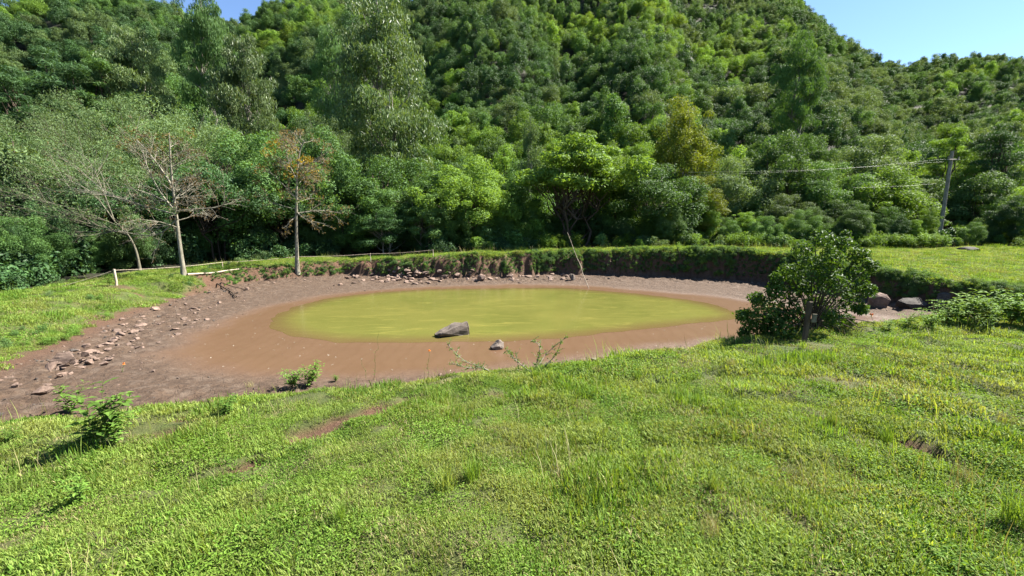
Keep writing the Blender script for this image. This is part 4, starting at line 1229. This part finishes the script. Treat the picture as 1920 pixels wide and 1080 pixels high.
pm = [.27, .27, .16, .085, .01, .205]
R2 = lambda a, b: a * a + b * b
sow(19500, -9, 9, -3, 5.2, .8, 1.15, lambda a, b: R2(a, b) < 26, pm)
sow(25000, -14, 22, -3, 15, 1.05, 1.5, lambda a, b: (R2(a, b) >= 26), pm)
sow(8500, -32, 0, 8, 34, 1.6, 2.4, lambda a, b: (b > 14) | (a < -10), [.32, .3, .14, .05, .03, .16])
sow(26000, 0, 62, 15, 52, 1.7, 2.6, lambda a, b: b > 15, [.34, .32, .14, .03, .02, .15])
sow(9000, -20, 20, 24, 34, 1.2, 2.0, lambda a, b: b > 24, [.34, .32, .14, .03, .02, .15])
pts = np.concatenate(pts); sc_ = np.concatenate(sc_); ids = np.concatenate(ids)
nn = slope_n(pts[:, 0], pts[:, 1])
scatter('grass', pts, tilt_to(nn, rng.uniform(0, 6.28, len(pts))), sc_, ids, GP, 'short rough pasture grass with clover and dry straw', 'grass')

# weeds hanging over and growing on the steep far bank
WS = [shrub_mesh(311, 'mid', .10, .05, 8, 120), shrub_mesh(312, 'bright', .09, .05, 8, 120), shrub_mesh(313, 'deep', .12, .05, 8, 110), shrub_mesh(314, 'olive', .12, .03, 8, 110)]
N = 150000
a = rng.uniform(-17, 26, N); b = rng.uniform(14, 31, N); dd = bil(GD, a, b)
wd_ = bil(wid.reshape(XX.shape), a, b)
c = fbm(a * 1.1, b * 1.1, 81, 3)
dens = .28 + .62 * sstep(-7, 2, a)
m = (wd_ < 1.9) & (dd > .05) & (dd < .95) & (rng.random(N) < dens * np.where(dd < .42, 2.2, 1.0) * sstep(.26, .52, c + .10 * (dd > .6) + .12 * sstep(-7, 0, a))) & (bil(GF, a, b) < .3)
a, b, dd, c = a[m], b[m], dd[m], c[m]; n = len(a)
s = rng.uniform(.08, .26, n) * (.7 + .6 * sstep(.45, .65, c)) * (.65 + .35 * sstep(-2, 4, a))
top_ = dd > .55
ids = np.where(rng.random(n) < np.where(top_, .6, .25), 1, rng.choice([0, 2, 3, 0], n))
scatter('bank_weeds', np.c_[a, b, hgt(a, b) - .02], np.c_[rng.normal(0, .3, (n, 2)), rng.uniform(0, 6.28, n)], s, ids, WS, 'matted weeds and creepers growing over the face of the far bank', 'weeds')
# weeds on the gentle left bank, and tall herbs where meadow meets wood on the right
N = 2600
a = rng.uniform(-24, -9, N); b = rng.uniform(8, 27, N); dd = bil(GD, a, b); c = fbm(a * .9, b * .9, 83, 3)
m = (dd > .3) & (dd < 7) & (bil(GF, a, b) < .4) & (rng.random(N) < sstep(.45, .66, c) * .4 * np.where(dd < 2.2, 1, .25)); a, b = a[m], b[m]; n = len(a)
scatter('left_bank_weeds', np.c_[a, b, hgt(a, b) - .02], np.c_[rng.normal(0, .2, (n, 2)), rng.uniform(0, 6.28, n)], rng.uniform(.10, .30, n), rng.choice([0, 1, 1, 3], n), WS, 'low clumps of weeds along the left bank', 'weeds')
HB = [leafy(np.random.default_rng(7), 1.0, 9, .36, .5, .22)[1], WS[1], leafy(np.random.default_rng(8), 1.0, 9, .40, .4, .16)[1]]
pp = []
for az in np.arange(-3, 52, .18):
    aa = math.radians(az); rs = np.arange(14, 75, .4); gf = bil(GF, np.sin(aa) * rs, np.cos(aa) * rs); j = int(np.argmax(gf > .4))
    if gf[j] < .4: continue
    d = rs[j] + rng.uniform(-.6, 1.6)
    if fbm(az * .5, 3, 5, 2) > .47: pp.append((math.sin(aa) * d, math.cos(aa) * d))
pp = np.array(pp); n = len(pp)
scatter('tall_herbs', np.c_[pp, hgt(pp[:, 0], pp[:, 1])], np.c_[np.zeros((n, 2)), rng.uniform(0, 6.28, n)], rng.uniform(.35, 1.3, n), rng.choice([0, 1, 2], n, p=[.46, .08, .46]), HB, 'tall bright herbs along the edge of meadow and wood', 'herbs')

# single coarse tufts that stand out of the pasture
TF = [blade_patch(420, 110, .09, (.18, .42), (.004, .009), [GRASS2], 'up'), blade_patch(421, 80, .10, (.15, .34), (.005, .010), [GRASS], 'up'), blade_patch(422, 90, .12, (.14, .36), (.002, .005), [STRAW], 'up')]
for px, py, hpx, k, lb in [(1660, 835, 60, 0, 'big dark green grass tuft in the right foreground'), (1640, 690, 34, 0, 'dark tuft below the small leafy plants at right'), (1370, 690, 36, 2, 'brownish tuft near the grass edge left of the short post'),
        (1430, 690, 34, 1, 'bright tuft right of the brownish one at the grass edge'), (835, 925, 90, 1, 'long-bladed pale tuft in the centre foreground'), (885, 905, 80, 0, 'long-bladed tuft just right of the pale foreground one'),
        (1340, 925, 70, 1, 'loose tuft in the foreground right of centre'), (1005, 712, 34, 0, 'dark tuft at the foot of the central scrub'), (1120, 700, 30, 2, 'dry tuft right of the central scrub'),
        (1195, 715, 34, 0, 'green tuft on the slope between scrub and bush'), (1885, 800, 60, 2, 'dry brown tuft near the right edge'), (1905, 1000, 120, 0, 'tall bright tuft at the lower right corner'),
        (1505, 655, 32, 1, 'light tuft at the foot of the short post'), (1560, 800, 46, 0, 'tuft left of the big dark green one'), (1120, 800, 44, 1, 'soft tuft in the middle of the pasture'), (1800, 900, 70, 2, 'straw-coloured tuft in the lower right'),
        (1330, 1010, 80, 2, 'straw tuft at the bottom of the photo right of centre'), (470, 726, 26, 2, 'thin dry grass stems left of the compact leafy clumps'), (1730, 690, 30, 1, 'small bright tuft in the upper right pasture'),
        (640, 980, 60, 0, 'green tuft in the lower left centre'), (1090, 960, 60, 1, 'green tuft at the bottom centre'), (380, 820, 26, 0, 'low dark tuft left of the long soil scar')]:
    X, Y, Z = hit(px, py); t = Y / ray(px, py)[1]
    s_ = .7 * hpx * t / .36
    tag(link('grass_tuft', TF[k], None, (X, Y, Z - .01), (0, 0, rng.uniform(0, 6.28)), (s_, s_, s_)), lb, 'grass tuft', 'coarse grass tufts in the near pasture')
